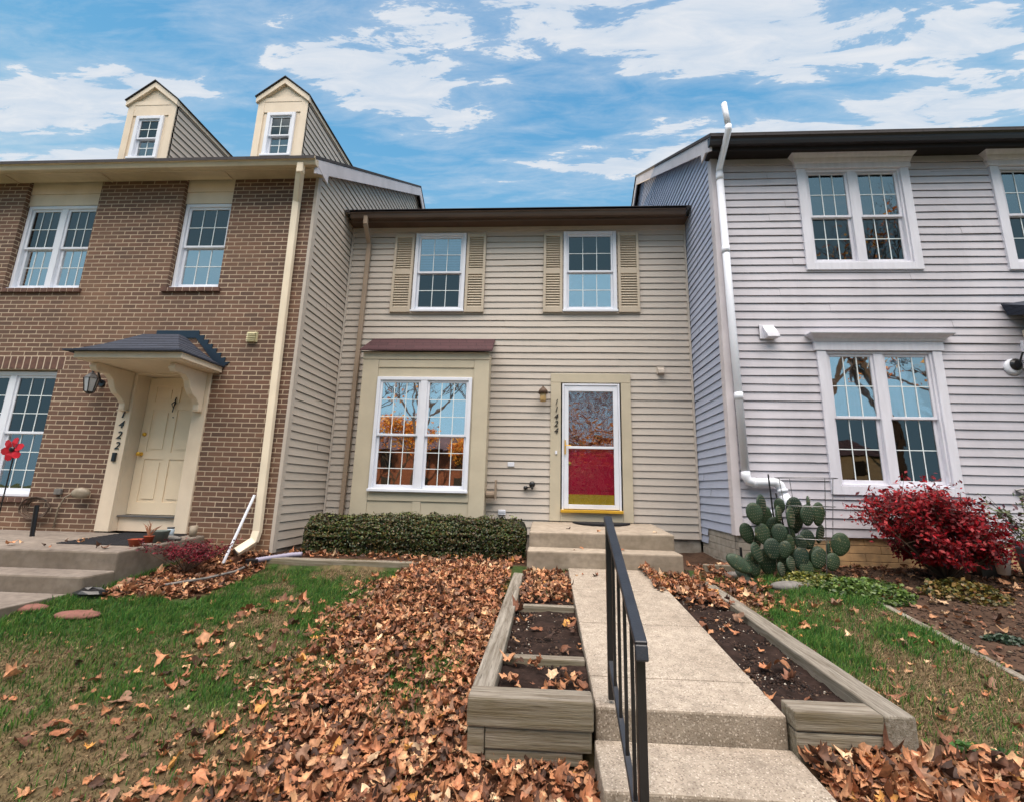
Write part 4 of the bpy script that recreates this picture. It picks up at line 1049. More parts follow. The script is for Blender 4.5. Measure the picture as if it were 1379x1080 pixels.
w = MB(); w.box(-3.62, -1.55, 5.66, 5.78, -1.10, -.925); build('timber_edging', w, M['wood_x'], None, 'long weathered timber lying in front of the hedge', 'edging', bevel=.012)
w = MB(); w.box(1.92, 2.75, 5.72, 5.80, -1.0, -.85); build('timber_edging', w, M['wood_x'], None, 'short mossy board below the block foundation', 'edging', bevel=.008)
w = MB(); w.hexa([(3.12, 2.2, -1.45), (3.19, 2.2, -1.45), (3.22, 4.7, -1.1), (3.15, 4.7, -1.1), (3.12, 2.2, -1.31), (3.19, 2.2, -1.31), (3.22, 4.7, -.975), (3.15, 4.7, -.975)]); build('timber_edging', w, M['wood_y'], None, 'buried timber strip between right lawn and bare soil', 'edging', bevel=.008)

# ================================================================== HANDRAIL
hr = thing('handrail', 'black iron handrail beside the concrete walk', 'railing', (.35, 2.2, -1.26))
F0 = Vector((.358, 2.62, -1.08)); T0 = Vector((.355, 2.62, -.20)); F1 = Vector((.352, 1.80, -1.41)); T1 = Vector((.352, 1.80, -.565))
w = MB(); w.bar(F0, T0, .034, .034, (0, 1, 0)); build('post', w, M['black'], hr, bevel=.003)
w = MB(); w.bar(F1, T1+Vector((0, 0, .01)), .034, .034, (0, 1, 0)); build('post', w, M['black'], hr, bevel=.003)
w = MB(); d = (T1-T0).normalized()
w.bar(T0-d*.04+Vector((0, 0, .03)), T1+d*.035+Vector((0, 0, .03)), .046, .03)
q = T1+d*.035+Vector((0, 0, .03)); w.bar(q-d*.006, q+Vector((0, -.012, -.05)), .046, .02, (0, 1, 0))
build('top_rail', w, M['rail_top'], hr, bevel=.006)
B0 = Vector((.356, 2.62, -.90)); B1 = Vector((.352, 1.80, -1.235))
w = MB(); w.bar(B0, B1, .025, .032); build('bottom_rail', w, M['rail_top'], hr, bevel=.003)
for k in range(1, 5):
    t = k/5; a = B0.lerp(B1, t); b = T0.lerp(T1, t)+Vector((0, 0, .02))
    w = MB(); w.bar(a, b, .014, .014, (0, 1, 0)); build('baluster', w, M['black'], hr)

# ================================================================== LEAF GEOMETRY
def leaf_template():
    # lobed sycamore/maple outline: (angle, radius)
    rad = [(-90, .35), (-68, .62), (-48, .60), (-22, .92), (-5, .74), (20, 1.0), (42, .74), (68, .92), (90, 1.12), (112, .92), (138, .74), (160, 1.0), (185, .74), (202, .92), (228, .60), (248, .62)]
    pts = np.array([(r*math.cos(R(a)), r*math.sin(R(a))) for a, r in rad])
    return pts
LT = leaf_template(); NL = len(LT)
LV = np.concatenate([[[0, -.05]], LT*.5, LT])   # centre, mid ring, rim
LQ = np.array([[1+i, 1+NL+i, 1+NL+(i+1) % NL, 1+(i+1) % NL] for i in range(NL)])
LTt = np.array([[0, 1+i, 1+(i+1) % NL] for i in range(NL)])
def leaves(P, size, tilt, col, curl=1.0):
    n = len(P); nv = len(LV)
    x = np.tile(LV[:, 0], (n, 1)); y = np.tile(LV[:, 1], (n, 1))
    jit = 1+RNG.normal(0, .13, (n, nv)); jit[:, 0] = 1; tail = RNG.random((n, nv)) < .12; jit = np.where(tail & (np.arange(nv) > NL)[None], jit*RNG.uniform(.55, .9, (n, nv)), jit)
    x = x*jit*RNG.uniform(.55, 1.1, (n, 1)); y = y*jit
    r2 = x*x+y*y
    c1 = RNG.normal(.3, .38, (n, 1))*curl; c2 = RNG.normal(.25, .38, (n, 1))*curl; fold = RNG.normal(.0, .28, (n, 1))*curl; c3 = RNG.normal(0, .3, (n, 1))*curl
    z = c1*x*x+c2*y*y+fold*np.abs(x)+c3*x*y+RNG.normal(0, .09, (n, nv))
    # roll the leaf along its midrib
    rx = RNG.uniform(0, 2.1, (n, 1))*curl; ang = x*rx
    xx = np.where(np.abs(rx) > .05, np.sin(ang)/np.maximum(rx, .05), x); z = z+np.where(np.abs(rx) > .05, (1-np.cos(ang))/np.maximum(rx, .05), 0)*np.sign(RNG.random((n, 1))-.35)
    L = np.stack([xx, y, z], 2)*size[:, None, None]
    # random rotation: tilt about random horizontal axis, then spin
    a = RNG.uniform(0, 2*np.pi, n); ph = RNG.uniform(0, 2*np.pi, n)
    def rot(L, ax, th):
        c, s = np.cos(th)[:, None], np.sin(th)[:, None]; i, j = [(1, 2), (2, 0), (0, 1)][ax]
        o = L.copy(); o[:, :, i] = L[:, :, i]*c-L[:, :, j]*s; o[:, :, j] = L[:, :, i]*s+L[:, :, j]*c; return o
    L = rot(L, 2, a); L = rot(L, 0, tilt*np.sign(RNG.random(n)-.5)); L = rot(L, 2, ph)
    zmin = L[:, :, 2].min(1)
    L = L+P[:, None, :]; L[:, :, 2] -= (zmin*.75)[:, None]
    Vv = L.reshape(-1, 3)
    off = (np.arange(n)*nv)[:, None, None]
    Q = (LQ[None]+off).reshape(-1, 4); T = (LTt[None]+off).reshape(-1, 3)
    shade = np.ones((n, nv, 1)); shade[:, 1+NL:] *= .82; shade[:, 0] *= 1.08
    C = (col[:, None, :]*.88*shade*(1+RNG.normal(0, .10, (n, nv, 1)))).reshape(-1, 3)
    return Vv, Q, T, np.clip(C, 0, 1)
PAL = np.array([lin(c) for c in ((206, 150, 110), (188, 126, 90), (162, 106, 76), (132, 88, 66), (224, 176, 132), (100, 70, 54), (198, 138, 98), (238, 200, 160), (160, 122, 98), (76, 54, 44), (214, 156, 84))])
PW = np.array([3, 3.2, 3, 2.2, 1.4, 1.6, 2.4, .7, 1.6, 1.0, .35]); PW = PW/PW.sum()
def topz(x, y):
    z = gz(x, y)
    z = np.where((x > .27) & (x < 1.235) & (y > 2.58) & (y < 5.6), -1.103+(y-2.58)/3.02*.188, z)
    z = np.where((x > .25) & (x < 1.25) & (y <= 2.58) & (y > 2.2), -1.25, z); z = np.where((x > .25) & (x < 1.25) & (y <= 2.2) & (y > 1.75), -1.405, z)
    z = np.where((x > -.38) & (x <= .27) & (y > 2.6) & (y < 5.6), -1.12+(y-2.66)/2.94*.115, z)
    z = np.where((x >= 1.235) & (x < 1.74) & (y > 2.6) & (y < 5.6), -1.12+(y-2.66)/2.94*.125, z)
    z = np.where((x > -.22) & (x < 1.645) & (y > 5.6) & (y < 5.97), -.728, z); z = np.where((x > -.22) & (x < 1.645) & (y >= 5.97) & (y < 7.2), -.53, z)
    z = np.where((x > -9) & (x < -4.52) & (y > 4.66) & (y < 5.9), -.74, z)
    return z
LP = []; LS = []; LTi = []; LC = []
def scatter(n, x0, x1, y0, y1, dens, size=(.035, .065), h=.05, tilt=.4, dark=1.0, curl=1.0):
    x = RNG.uniform(x0, x1, n); y = RNG.uniform(y0, y1, n)
    k = RNG.random(n) < (dens(x, y) if callable(dens) else dens)
    x, y = x[k], y[k]; m = len(x)
    z = topz(x, y)+RNG.random(m)*h*(dens(x, y) if callable(dens) else 1)+.003
    LP.append(np.stack([x, y, z], 1)); LS.append(RNG.uniform(size[0], size[1], m)*RNG.choice([.5, .75, 1, 1, 1.25], m))
    LTi.append(np.abs(RNG.normal(0, tilt, m)))
    LC.append(PAL[RNG.choice(len(PAL), m, p=PW)]*RNG.uniform(.6, 1.2, (m, 1))*dark)
pmf = lambda x, y: pile_mask(x, y)
scatter(17000, -2.9, -.40, 2.6, 5.8, pmf, (.021, .041), .05)
scatter(4400, -2.9, .24, 1.7, 2.6, pmf, (.022, .046), .05)
scatter(2000, 1.27, 2.3, 1.8, 2.56, pmf, (.026, .055), .05)
scatter(1500, 1.76, 2.7, 3.0, 6.1, pmf, (.024, .045), .04)
scatter(2400, -4.5, -3.4, 4.2, 5.85, pmf, (.026, .048), .05, dark=.85)
scatter(700, -3.5, -.25, 5.78, 6.4, pmf, (.03, .05), .04)
scatter(800, -.24, .27, 4.32, 5.58, lambda x, y: sstep(4.35, 4.7, y), (.024, .046), .06)
scatter(900, 1.12, 1.73, 4.45, 5.6, lambda x, y: sstep(4.4, 4.9, y+(x-1.4)*.8), (.024, .046), .06)
scatter(60, 1.245, 1.66, 2.7, 4.4, .25, (.04, .065), .0, .3); scatter(60, -.25, .25, 2.72, 3.1, .6, (.035, .055), .03, .5); scatter(40, -.25, .25, 3.2, 4.2, .35, (.035, .06), .01, .4)
scatter(80, -6.2, -1.7, 2.0, 5.5, .8, (.035, .062), .012, .2, curl=.7)
scatter(260, -2.9, -1.6, 2.0, 4.6, .7, (.028, .055), .02, .35)
scatter(90, -6.2, -2.2, 2.0, 5.4, 1, (.022, .035), .015, .5)
scatter(150, 1.9, 3.1, 2.1, 5.2, lambda x, y: .35+.4*(y < 2.8), (.032, .062), .02, .3, curl=.8)
scatter(420, 3.2, 5.6, 2.2, 5.8, .7, (.028, .055), .015, .4, .75); scatter(600, 2.5, 5.6, 5.0, 5.9, .8, (.025, .04), .02, .5, .55)
scatter(500, -6.0, -1.6, 1.9, 3.6, .8, (.010, .024), .01, .4, .8); scatter(260, 1.95, 3.15, 2.0, 5.3, .8, (.014, .034), .015, .4, .9); scatter(500, 3.2, 5.8, 2.4, 5.0, .8, (.014, .034), .01, .4, .7)
scatter(9, -.2, 1.6, 6.0, 6.9, .5, (.03, .05), 0, .3); scatter(8, .3, 1.2, 5.0, 5.55, .7, (.035, .05), 0, .3); scatter(5, .3, 1.6, 5.62, 5.9, .7, (.03, .045), 0, .3)
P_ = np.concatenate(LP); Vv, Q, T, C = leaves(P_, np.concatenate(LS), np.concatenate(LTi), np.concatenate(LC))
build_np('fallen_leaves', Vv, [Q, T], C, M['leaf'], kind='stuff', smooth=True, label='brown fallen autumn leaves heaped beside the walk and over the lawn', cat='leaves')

# small debris and pebbles in the beds and the bare soil
def bits(name, n, x0, x1, y0, y1, s0, s1, cols, w, label, cat, zadd=0, parent=None):
    x = RNG.uniform(x0, x1, n); y = RNG.uniform(y0, y1, n); s = RNG.uniform(s0, s1, n)*RNG.choice([.6, 1, 1.0, 1.5], n)
    T_ = np.array([(1, 0, 0), (0, 1, 0), (-1, 0, 0), (0, -1, 0), (0, 0, .7), (0, 0, -.7)], float)
    Fb = np.array([(0, 1, 4), (1, 2, 4), (2, 3, 4), (3, 0, 4), (1, 0, 5), (2, 1, 5), (3, 2, 5), (0, 3, 5)])
    Vb = T_[None]*s[:, None, None]*RNG.uniform(.5, 1.4, (n, 6, 3)); a = RNG.uniform(0, 6.28, n); c, d = np.cos(a)[:, None], np.sin(a)[:, None]
    o = Vb.copy(); o[:, :, 0] = Vb[:, :, 0]*c-Vb[:, :, 1]*d; o[:, :, 1] = Vb[:, :, 0]*d+Vb[:, :, 1]*c
    o = o+np.stack([x, y, topz(x, y)+zadd+s*.2], 1)[:, None, :]
    cc = np.array([lin(q) for q in cols])[RNG.choice(len(cols), n, p=np.array(w)/sum(w))]
    Cb = np.repeat(cc, 6, 0)*RNG.uniform(.8, 1.2, (n*6, 1))
    return build_np(name, o.reshape(-1, 3), [(Fb[None]+(np.arange(n)*6)[:, None, None]).reshape(-1, 3)], np.clip(Cb, 0, 1), M['pebble'], parent, 'stuff', None if parent else label, None if parent else cat)
pc = ((42, 31, 27), (64, 47, 39), (32, 26, 25), (176, 168, 156), (104, 86, 72)); pw = (6, 5, 4, .45, .9)
bits('mulch', 4200, -.26, .255, 2.68, 4.5, .004, .010, pc, pw, '', '', -.02, pb)
bits('mulch', 6000, 1.25, 1.70, 2.68, 4.9, .004, .010, pc, pw, '', '', -.02, pb2)
bits('mulch', 6000, 3.2, 5.8, 2.2, 5.85, .006, .016, ((60, 46, 38), (90, 70, 56), (44, 36, 32), (120, 104, 86)), (5, 4, 4, 1), 'bark mulch and crumbs over bare soil by the lilac grey house', 'mulch')

# grass
def grass(name, n, x0, x1, y0, y1, keep, label):
    x = RNG.uniform(x0, x1, n); y = RNG.uniform(y0, y1, n)
    k = RNG.random(n) < keep(x, y); x, y = x[k], y[k]; n = len(x)
    g = green_mask(x, y); isg = RNG.random(n) < (g*.92+.06)
    cl = vnoise(x, y, 9)*.6+vnoise(x, y, 22)*.6
    h = np.where(isg, RNG.uniform(.03, .07, n)*(.45+1.0*cl), RNG.uniform(.02, .045, n)); wd = np.where(isg, RNG.uniform(.0018, .0032, n), RNG.uniform(.0016, .0032, n))
    a = RNG.uniform(0, 6.28, n); b = RNG.normal(0, 1, n)*.3+.9; lean = np.where(isg, RNG.uniform(.15, .9, n), RNG.uniform(.7, 1.5, n))
    dx, dy = np.cos(b*3), np.sin(b*3)+0
    ld = RNG.uniform(0, 6.28, n); lx, ly = np.cos(ld)*.7+.35, np.sin(ld)*.7
    z = gz(x, y)-.004
    ca, sa = np.cos(a)*wd, np.sin(a)*wd
    def pt(t, ww):
        px = x+lx*lean*h*t*t; py = y+ly*lean*h*t*t; pz = z+h*(t-.35*lean*t*t*.8)
        return np.stack([px-ca*ww, py-sa*ww, pz], 1), np.stack([px+ca*ww, py+sa*ww, pz], 1)
    p0 = pt(0, 1); p1 = pt(.55, .85); p2 = pt(1, .12)
    Vg = np.stack([p0[0], p0[1], p1[1], p1[0], p2[1], p2[0]], 1).reshape(-1, 3)
    o = (np.arange(n)*6)[:, None]
    Fg = np.concatenate([np.array([[0, 1, 2, 3]])+o, np.array([[3, 2, 4, 5]])+o])
    gc = np.array([lin(c) for c in ((70, 120, 46), (56, 104, 42), (88, 128, 54), (48, 92, 42), (112, 130, 62))])[RNG.integers(0, 5, n)]
    dc = np.array([lin(c) for c in ((146, 122, 92), (122, 102, 76), (172, 148, 114), (96, 80, 60), (104, 100, 62))])[RNG.integers(0, 5, n)]
    Cg = np.where(isg[:, None], gc, dc)*RNG.uniform(.7, 1.2, (n, 1))
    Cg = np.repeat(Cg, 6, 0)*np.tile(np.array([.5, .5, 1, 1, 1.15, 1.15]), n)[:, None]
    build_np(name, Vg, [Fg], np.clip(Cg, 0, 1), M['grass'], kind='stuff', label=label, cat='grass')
def keepL(x, y):
    inside = ~((x < -4.5) & (y > 4.3)) & ~((x > -4.38) & (x < -3.45) & (y > 4.55+(x+4)*-.35)) & ~((x < -4.62) & (y > 3.7))
    return inside*(1-.8*pile_mask(x, y))
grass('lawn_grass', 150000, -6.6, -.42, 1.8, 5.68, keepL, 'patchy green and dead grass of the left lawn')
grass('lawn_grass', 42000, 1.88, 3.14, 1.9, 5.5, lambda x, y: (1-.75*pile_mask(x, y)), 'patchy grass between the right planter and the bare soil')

# ================================================================== PLANTS
def leaf_cloud(name, P, Nrm, size, cols, mat, parent, aspect=.55, shade=None, kind=None):
    """small pointed leaves: 4-vertex kites oriented around Nrm with jitter"""
    n = len(P)
    D = Nrm+RNG.normal(0, .65, (n, 3)); D /= np.linalg.norm(D, axis=1)[:, None]
    A = np.cross(D, RNG.normal(0, 1, (n, 3))); A /= np.linalg.norm(A, axis=1)[:, None]
    B = np.cross(D, A)
    s = RNG.uniform(size[0], size[1], n)[:, None]
    v0 = P-A*s; v1 = P+B*s*aspect+D*s*.12; v2 = P+A*s; v3 = P-B*s*aspect+D*s*.12
    Vl = np.stack([v0, v1, v2, v3], 1).reshape(-1, 3); o = (np.arange(n)*4)[:, None]
    Fl = np.concatenate([np.array([[0, 1, 2]])+o, np.array([[0, 2, 3]])+o])
    cc = np.array([lin(c) for c in cols])[RNG.integers(0, len(cols), n)]*RNG.uniform(.7, 1.25, (n, 1))
    if shade is not None: cc = cc*shade[:, None]
    return build_np(name, Vl, [Fl], np.clip(np.repeat(cc, 4, 0), 0, 1), M[mat], parent, kind)

# clipped boxwood hedge
hd = thing('boxwood_hedge', 'low clipped boxwood hedge under the bay window', 'hedge', (-1.85, 6.4, -.95))
n = 42000
hx = RNG.uniform(-3.38, -.27, n)
th_ = RNG.uniform(-.15, math.pi*.62, n)       # angle around the section, front to top
ridge = .50+.05*(vnoise(hx, 0, 2.3)-.5)+.07*(vnoise(hx, 3, 7)-.5)
depth = .36+.07*(vnoise(hx, 5, 3.1)-.5)
sq = lambda t, p: np.sign(t)*np.abs(t)**p
hy = 6.42-sq(np.cos(th_), .5)*depth*(1+.06*(vnoise(hx, th_*2, 6)-.5)*2)
hz = -.93+sq(np.sin(th_), .5)*ridge*(1+.1*(vnoise(hx*1.0, th_*3+9, 5)-.5)*2)
hz = np.maximum(hz, -.92+RNG.random(n)*.08)
endr = np.minimum(1, np.minimum((hx+3.42)/.18, (-.23-hx)/.18)); endr = np.sqrt(np.clip(endr, .05, 1))
hy = 6.42+(hy-6.42)*endr; hz = -.93+(hz+.93)*(.35+.65*endr)
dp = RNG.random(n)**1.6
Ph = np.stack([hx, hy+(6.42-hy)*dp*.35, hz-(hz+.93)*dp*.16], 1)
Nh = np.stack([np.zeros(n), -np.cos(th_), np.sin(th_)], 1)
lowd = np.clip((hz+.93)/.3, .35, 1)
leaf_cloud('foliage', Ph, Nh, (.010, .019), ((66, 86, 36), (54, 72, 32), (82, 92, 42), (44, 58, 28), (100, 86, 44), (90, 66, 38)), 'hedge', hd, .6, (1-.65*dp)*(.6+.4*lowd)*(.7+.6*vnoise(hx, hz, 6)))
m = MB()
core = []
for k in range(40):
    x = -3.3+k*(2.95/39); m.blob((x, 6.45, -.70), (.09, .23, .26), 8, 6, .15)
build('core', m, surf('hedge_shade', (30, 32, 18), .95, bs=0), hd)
m = MB()
for k in range(46):
    x = random.uniform(-3.3, -.35); a = (x+random.uniform(-.1, .1), 6.4+random.uniform(-.25, .1), -.93)
    m.tube([a, (x, 6.3+random.uniform(-.2, .1), -.62), (x+random.uniform(-.1, .1), 6.25+random.uniform(-.2, .1), -.38)], [.008, .006, .003], 5)
build('stem', m, M['twig'], hd)
m_n = 500
px_ = RNG.uniform(-3.3, -.3, m_n); sp = leaf_cloud('sprig', np.stack([px_, RNG.uniform(6.12, 6.6, m_n), -.43+RNG.random(m_n)*.07*(vnoise(px_, 1, 9) > .5)], 1), np.tile([0, 0, 1.], (m_n, 1)), (.010, .018), ((110, 118, 58), (96, 100, 50)), 'hedge', hd, kind='stuff')

def branchy(mb, base, tips, r0, n=6, bend=.25, sub=2, tipsout=None, spread=.12):
    for t in tips:
        b = Vector(base); t = Vector(t); L = (t-b).length
        mid = b.lerp(t, .5)+Vector((random.uniform(-1, 1), random.uniform(-1, 1), random.uniform(0, .6)))*L*bend*.4
        mb.tube([b, b.lerp(mid, .6), mid, mid.lerp(t, .6), t], [r0, r0*.85, r0*.65, r0*.45, r0*.2], n)
        if tipsout is not None: tipsout.append((mid, t))
        for k in range(sub):
            q = mid.lerp(t, random.uniform(0, .7)); e = q+Vector((random.uniform(-1, 1), random.uniform(-1, 1), random.uniform(-.1, .9))).normalized()*L*random.uniform(.15, .35)
            mb.tube([q, q.lerp(e, .5)+Vector((0, 0, .01)), e], [r0*.4, r0*.28, r0*.12], 4)
            if tipsout is not None: tipsout.append((q, e))

# burning bush
bb = thing('burning_bush', 'crimson leaved burning bush in front of the lower twin window', 'bush', (4.3, 5.28, -.85))
m = MB(); tips = []; to = []
for k in range(46):
    a = random.uniform(0, 6.28); rr = random.uniform(.15, 1)**.6
    tx = 4.17+math.cos(a)*rr*.70; ty = 5.28+math.sin(a)*rr*.42; tz = -.0+.14*math.sqrt(max(0, 1-rr*rr))+random.uniform(-.08, .05)-.16*rr*rr - (.16 if tx > 4.7 else 0)
    tips.append((tx, ty, tz))
for k in range(26):
    a = random.uniform(0, 6.28); tips.append((4.4+math.cos(a)*.55, 5.28+math.sin(a)*.4, random.uniform(-.6, -.25)))
branchy(m, (4.35, 5.30, -.88), tips, .011, 5, .3, 5, to)
build('branches', m, M['twig'], bb)
Pn = []; 
for q, e in to:
    for k in range(26):
        t = random.random()**.6; p = q.lerp(e, t); s = .04
        Pn.append((p.x+random.gauss(0, s), p.y+random.gauss(0, s), p.z+random.gauss(0, s*.7)))
Pn = np.array(Pn); cen = np.array([4.3, 5.28, -.35])
Nn = (Pn-cen)+np.array([0, -.3, .5]); Nn /= np.linalg.norm(Nn, axis=1)[:, None]
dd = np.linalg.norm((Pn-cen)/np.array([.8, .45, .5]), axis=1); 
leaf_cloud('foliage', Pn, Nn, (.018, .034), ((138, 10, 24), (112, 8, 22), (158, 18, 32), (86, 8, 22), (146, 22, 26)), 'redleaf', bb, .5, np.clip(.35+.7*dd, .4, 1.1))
# small red shrub by the stoop
rs = thing('barberry_shrub', 'small dark red barberry shrub beside the concrete stoop', 'shrub', (-4.15, 5.1, -1.0))
m = MB(); to = []; tips = [(-4.15+random.uniform(-.42, .42), 5.1+random.uniform(-.3, .3), -.74+random.uniform(-.06, .08)) for k in range(34)]
branchy(m, (-4.12, 5.12, -1.02), tips, .005, 4, .3, 3, to); build('branches', m, M['twig'], rs)
Pn = np.array([(q.lerp(e, random.random())+Vector((random.gauss(0, .02), random.gauss(0, .02), random.gauss(0, .015)))) for q, e in to for k in range(16)])
leaf_cloud('foliage', Pn, np.tile([0, -.4, .8], (len(Pn), 1)), (.010, .020), ((112, 22, 40), (92, 16, 34), (134, 34, 48), (74, 18, 30)), 'redleaf', rs, .5)
# ground cover right of cactus
def gcover(name, cx, cy, rx, ry, n, h, size, cols, label):
    o = thing(name, label, 'plant', (cx, cy, float(gz(cx, cy))))
    a = RNG.uniform(0, 6.28, n); r = np.sqrt(RNG.random(n))*(.75+.5*vnoise(np.cos(a)*3, np.sin(a)*3, 1.3)); x = cx+rx*r*np.cos(a); y = cy+ry*r*np.sin(a)
    z = gz(x, y)+RNG.random(n)*h*(1-.6*r)*(.6+.8*vnoise(x, y, 8))
    leaf_cloud('foliage', np.stack([x, y, z], 1), np.tile([0, -.15, 1.], (n, 1)), size, cols, 'hedge', o, .7, .55+.6*(z-gz(x, y))/h)
gcover('ground_cover_plant', 3.25, 4.95, .42, .30, 2600, .13, (.014, .026), ((92, 118, 50), (76, 104, 44), (110, 132, 60), (64, 90, 42)), 'leafy bright green ground cover patch at the edge of the right lawn')
gcover('ground_cover_plant', 2.85, 5.2, .35, .22, 1500, .12, (.014, .024), ((104, 112, 46), (80, 92, 42), (128, 124, 52)), 'yellow green low plant at the foot of the cactus')
gcover('ground_cover_plant', 4.2, 4.95, .40, .24, 1100, .14, (.016, .028), ((96, 90, 38), (120, 100, 44), (70, 78, 36), (140, 110, 60)), 'straggly olive plant in front of the crimson bush')
gcover('ground_cover_plant', 3.6, 3.95, .15, .07, 420, .08, (.010, .018), ((52, 74, 56), (62, 84, 62)), 'small dark green tuft on the bare soil beyond the timber strip')
gcover('ground_cover_plant', 2.15, 2.55, .16, .12, 500, .07, (.012, .022), ((58, 92, 40), (70, 108, 46)), 'small clover clump beside the corner of the right planter')
# prickly pear
ca = thing('prickly_pear', 'large prickly pear cactus of round green pads', 'cactus', (2.65, 5.4, -.86))
def pad(c, rx, rz, yaw, lean, roll=0, th=.02):
    n, mm = 18, 8; m = MB(); vs = []
    Rm = Matrix.Rotation(yaw, 3, 'Z') @ Matrix.Rotation(lean, 3, 'X') @ Matrix.Rotation(roll, 3, 'Y')
    for i in range(mm+1):
        t = i/mm; th_a = math.pi*t
        for k in range(n):
            a = 2*math.pi*k/n
            rr = math.sin(th_a)
            yy = math.cos(th_a)*th
            zz = math.sin(a)*rz*rr; xx = math.cos(a)*rx*rr*(1-.16*(-math.sin(a))*(1 if math.sin(a) < 0 else .3))
            p = Rm @ Vector((xx, yy, zz+rz*.9)); vs.append((c[0]+p.x, c[1]+p.y, c[2]+p.z))
    fs = [(i*n+k, (i+1)*n+k, (i+1)*n+(k+1) % n, i*n+(k+1) % n) for i in range(mm) for k in range(n)]
    m.add(vs, fs); 
    o = build('pad', m, M['cactus'], ca, smooth=True)
    # areoles
    s = MB()
    for i in range(-3, 4):
        for j in range(-3, 5):
            u, v = (i+.5*(j % 2))*.26, j*.24
            if u*u+v*v > .8: continue
            yy = -th*math.sqrt(max(0, 1-u*u-v*v)); p = Rm @ Vector((u*rx, yy-.001, v*rz+rz*.9)); q = Rm @ Vector((u*rx+random.uniform(-.004, .004), yy-.012, v*rz+rz*.9+.004))
            P0 = Vector(c)+p; Q0 = Vector(c)+q
            s.tube([P0, Q0], [.0032, .0008], 4)
    sp_o = build('spines', s, M['cup'], o, kind='stuff')
B_ = 5.42
pads = [(2.46, 5.52, -.62, .09, .12, .4, .1, .1), (2.58, 5.54, -.34, .09, .13, -.2, .1, 0), (2.74, 5.55, -.70, .10, .14, .3, .1, 0), (2.92, 5.54, -.40, .09, .13, .1, .1, .1), (2.78, 5.40, -.62, .08, .11, .5, 0, -.1), (2.34, 5.34, -.86, .09, .12, .1, -.1, -.2), (2.66, 5.33, -.66, .07, .10, -.4, -.1, .2), (2.9, 5.34, -.88, .08, .11, .2, -.1, .1),  # centre-bottom x, y, z, rx, rz, yaw, lean, roll
 (2.55, 5.45, -.86, .10, .15, .1, .05, -.1), (2.75, 5.50, -.86, .11, .15, -.2, .0, .1), (2.95, 5.50, -.84, .09, .13, .3, .05, .2), (2.38, 5.38, -.86, .10, .13, .3, -.1, -.3),
 (2.26, 5.25, -.80, .085, .15, .0, -.25, -1.0), (2.38, 5.30, -.98, .11, .16, .2, -.8, -.6),
 (2.40, 5.32, -.72, .085, .12, .2, -.15, -.25), (2.55, 5.34, -.68, .10, .12, -.1, -.1, .05), (2.72, 5.30, -.80, .055, .09, .1, -.2, .1), (2.60, 5.28, -.85, .045, .08, .5, -.2, .1),
 (2.50, 5.38, -.52, .095, .12, .2, -.05, -.2), (2.64, 5.36, -.50, .085, .11, -.1, -.1, .1), (2.84, 5.36, -.78, .085, .13, -.3, -.1, .2), (3.02, 5.36, -.76, .09, .12, .2, -.1, .4),
 (2.42, 5.36, -.30, .10, .125, .1, -.05, -.2), (2.50, 5.42, -.20, .10, .12, .3, .0, .05), (2.68, 5.40, -.28, .05, .10, .8, .0, 0), (2.80, 5.38, -.34, .075, .13, .2, -.05, .1), (2.72, 5.44, -.18, .06, .09, -.8, .05, 0),
 (2.88, 5.44, -.22, .10, .12, .2, .05, .0), (2.98, 5.38, -.30, .09, .12, -.2, -.05, .15), (3.06, 5.46, -.16, .045, .10, .9, .0, .1), (3.12, 5.42, -.30, .085, .135, .3, .0, .15),
 (2.98, 5.40, -.56, .09, .11, .1, -.05, .0), (3.05, 5.42, -.74, .085, .11, .1, .05, .2), (2.90, 5.38, -.60, .06, .10, -.5, .0, -.1), (3.30, 5.40, -.62, .10, .13, .1, -.05, .25), (3.22, 5.44, -.70, .03, .12, .6, .0, .1), (3.18, 5.36, -.78, .08, .10, -.3, -.1, .3),
 (2.66, 5.48, -.45, .09, .12, .0, .1, .0), (2.80, 5.50, -.58, .10, .13, .2, .1, .0), (2.36, 5.44, -.52, .08, .12, -.2, .05, -.3), (3.14, 5.48, -.50, .07, .11, .3, .1, .3)]
for (x, y, z, rx, rz, yw, ln, rl) in pads: pad((x, y, z-.03), rx*.98, rz*1.02, yw+random.uniform(-.35, .35), ln, rl)
# tomato cage
tc = thing('plant_cage', 'thin wire plant cage standing over the cactus', 'cage', (3.05, 5.45, -.85))
m = MB()
for zz, rr in ((.20, .33), (-.12, .28), (-.48, .22)):
    m.tube([(3.05+rr*math.cos(a), 5.45+rr*.8*math.sin(a), zz) for a in np.linspace(0, 2*math.pi, 25)], .0042, 5, False)
build('hoop', m, M['wire'], tc)
for a in (.1, 1.7, 3.3, 4.9):
    m = MB(); m.tube([(3.05+.33*math.cos(a), 5.45+.27*math.sin(a), .20), (3.05+.2*math.cos(a), 5.45+.15*math.sin(a), -.92)], .0042, 5); build('leg', m, M['wire'], tc)
for x0, z1, x1, lab in ((2.73, .24, 2.60, 'tall thin black garden stake leaning behind the cactus'), (2.80, .02, 2.76, 'short black garden stake between cactus pads')):
    m = MB(); m.tube([(x0-.08, 5.5, z1), (x1+.10, 5.5, -.9)], .009, 6); build('garden_stake', m, M['black'], None, lab, 'stake')
m = MB(); m.tube([(2.24, 5.42, -.92), (2.235, 5.42, -.60)], .014, 6); build('garden_stake', m, M['black'], None, 'stubby black stake left of the cactus', 'stake')
m = MB(); m.blob((2.62, 5.08, -.95), (.24, .10, .06), 14, 8, .08); build('flat_stone', m, M['stone'], None, 'flat grey stone in front of the cactus', 'stone', smooth=True)
m = MB(); m.blob((2.18, 5.50, -.93), (.14, .05, .05), 12, 7, .08); build('flat_stone', m, M['stone'], None, 'small grey stone left of the cactus foot', 'stone', smooth=True)
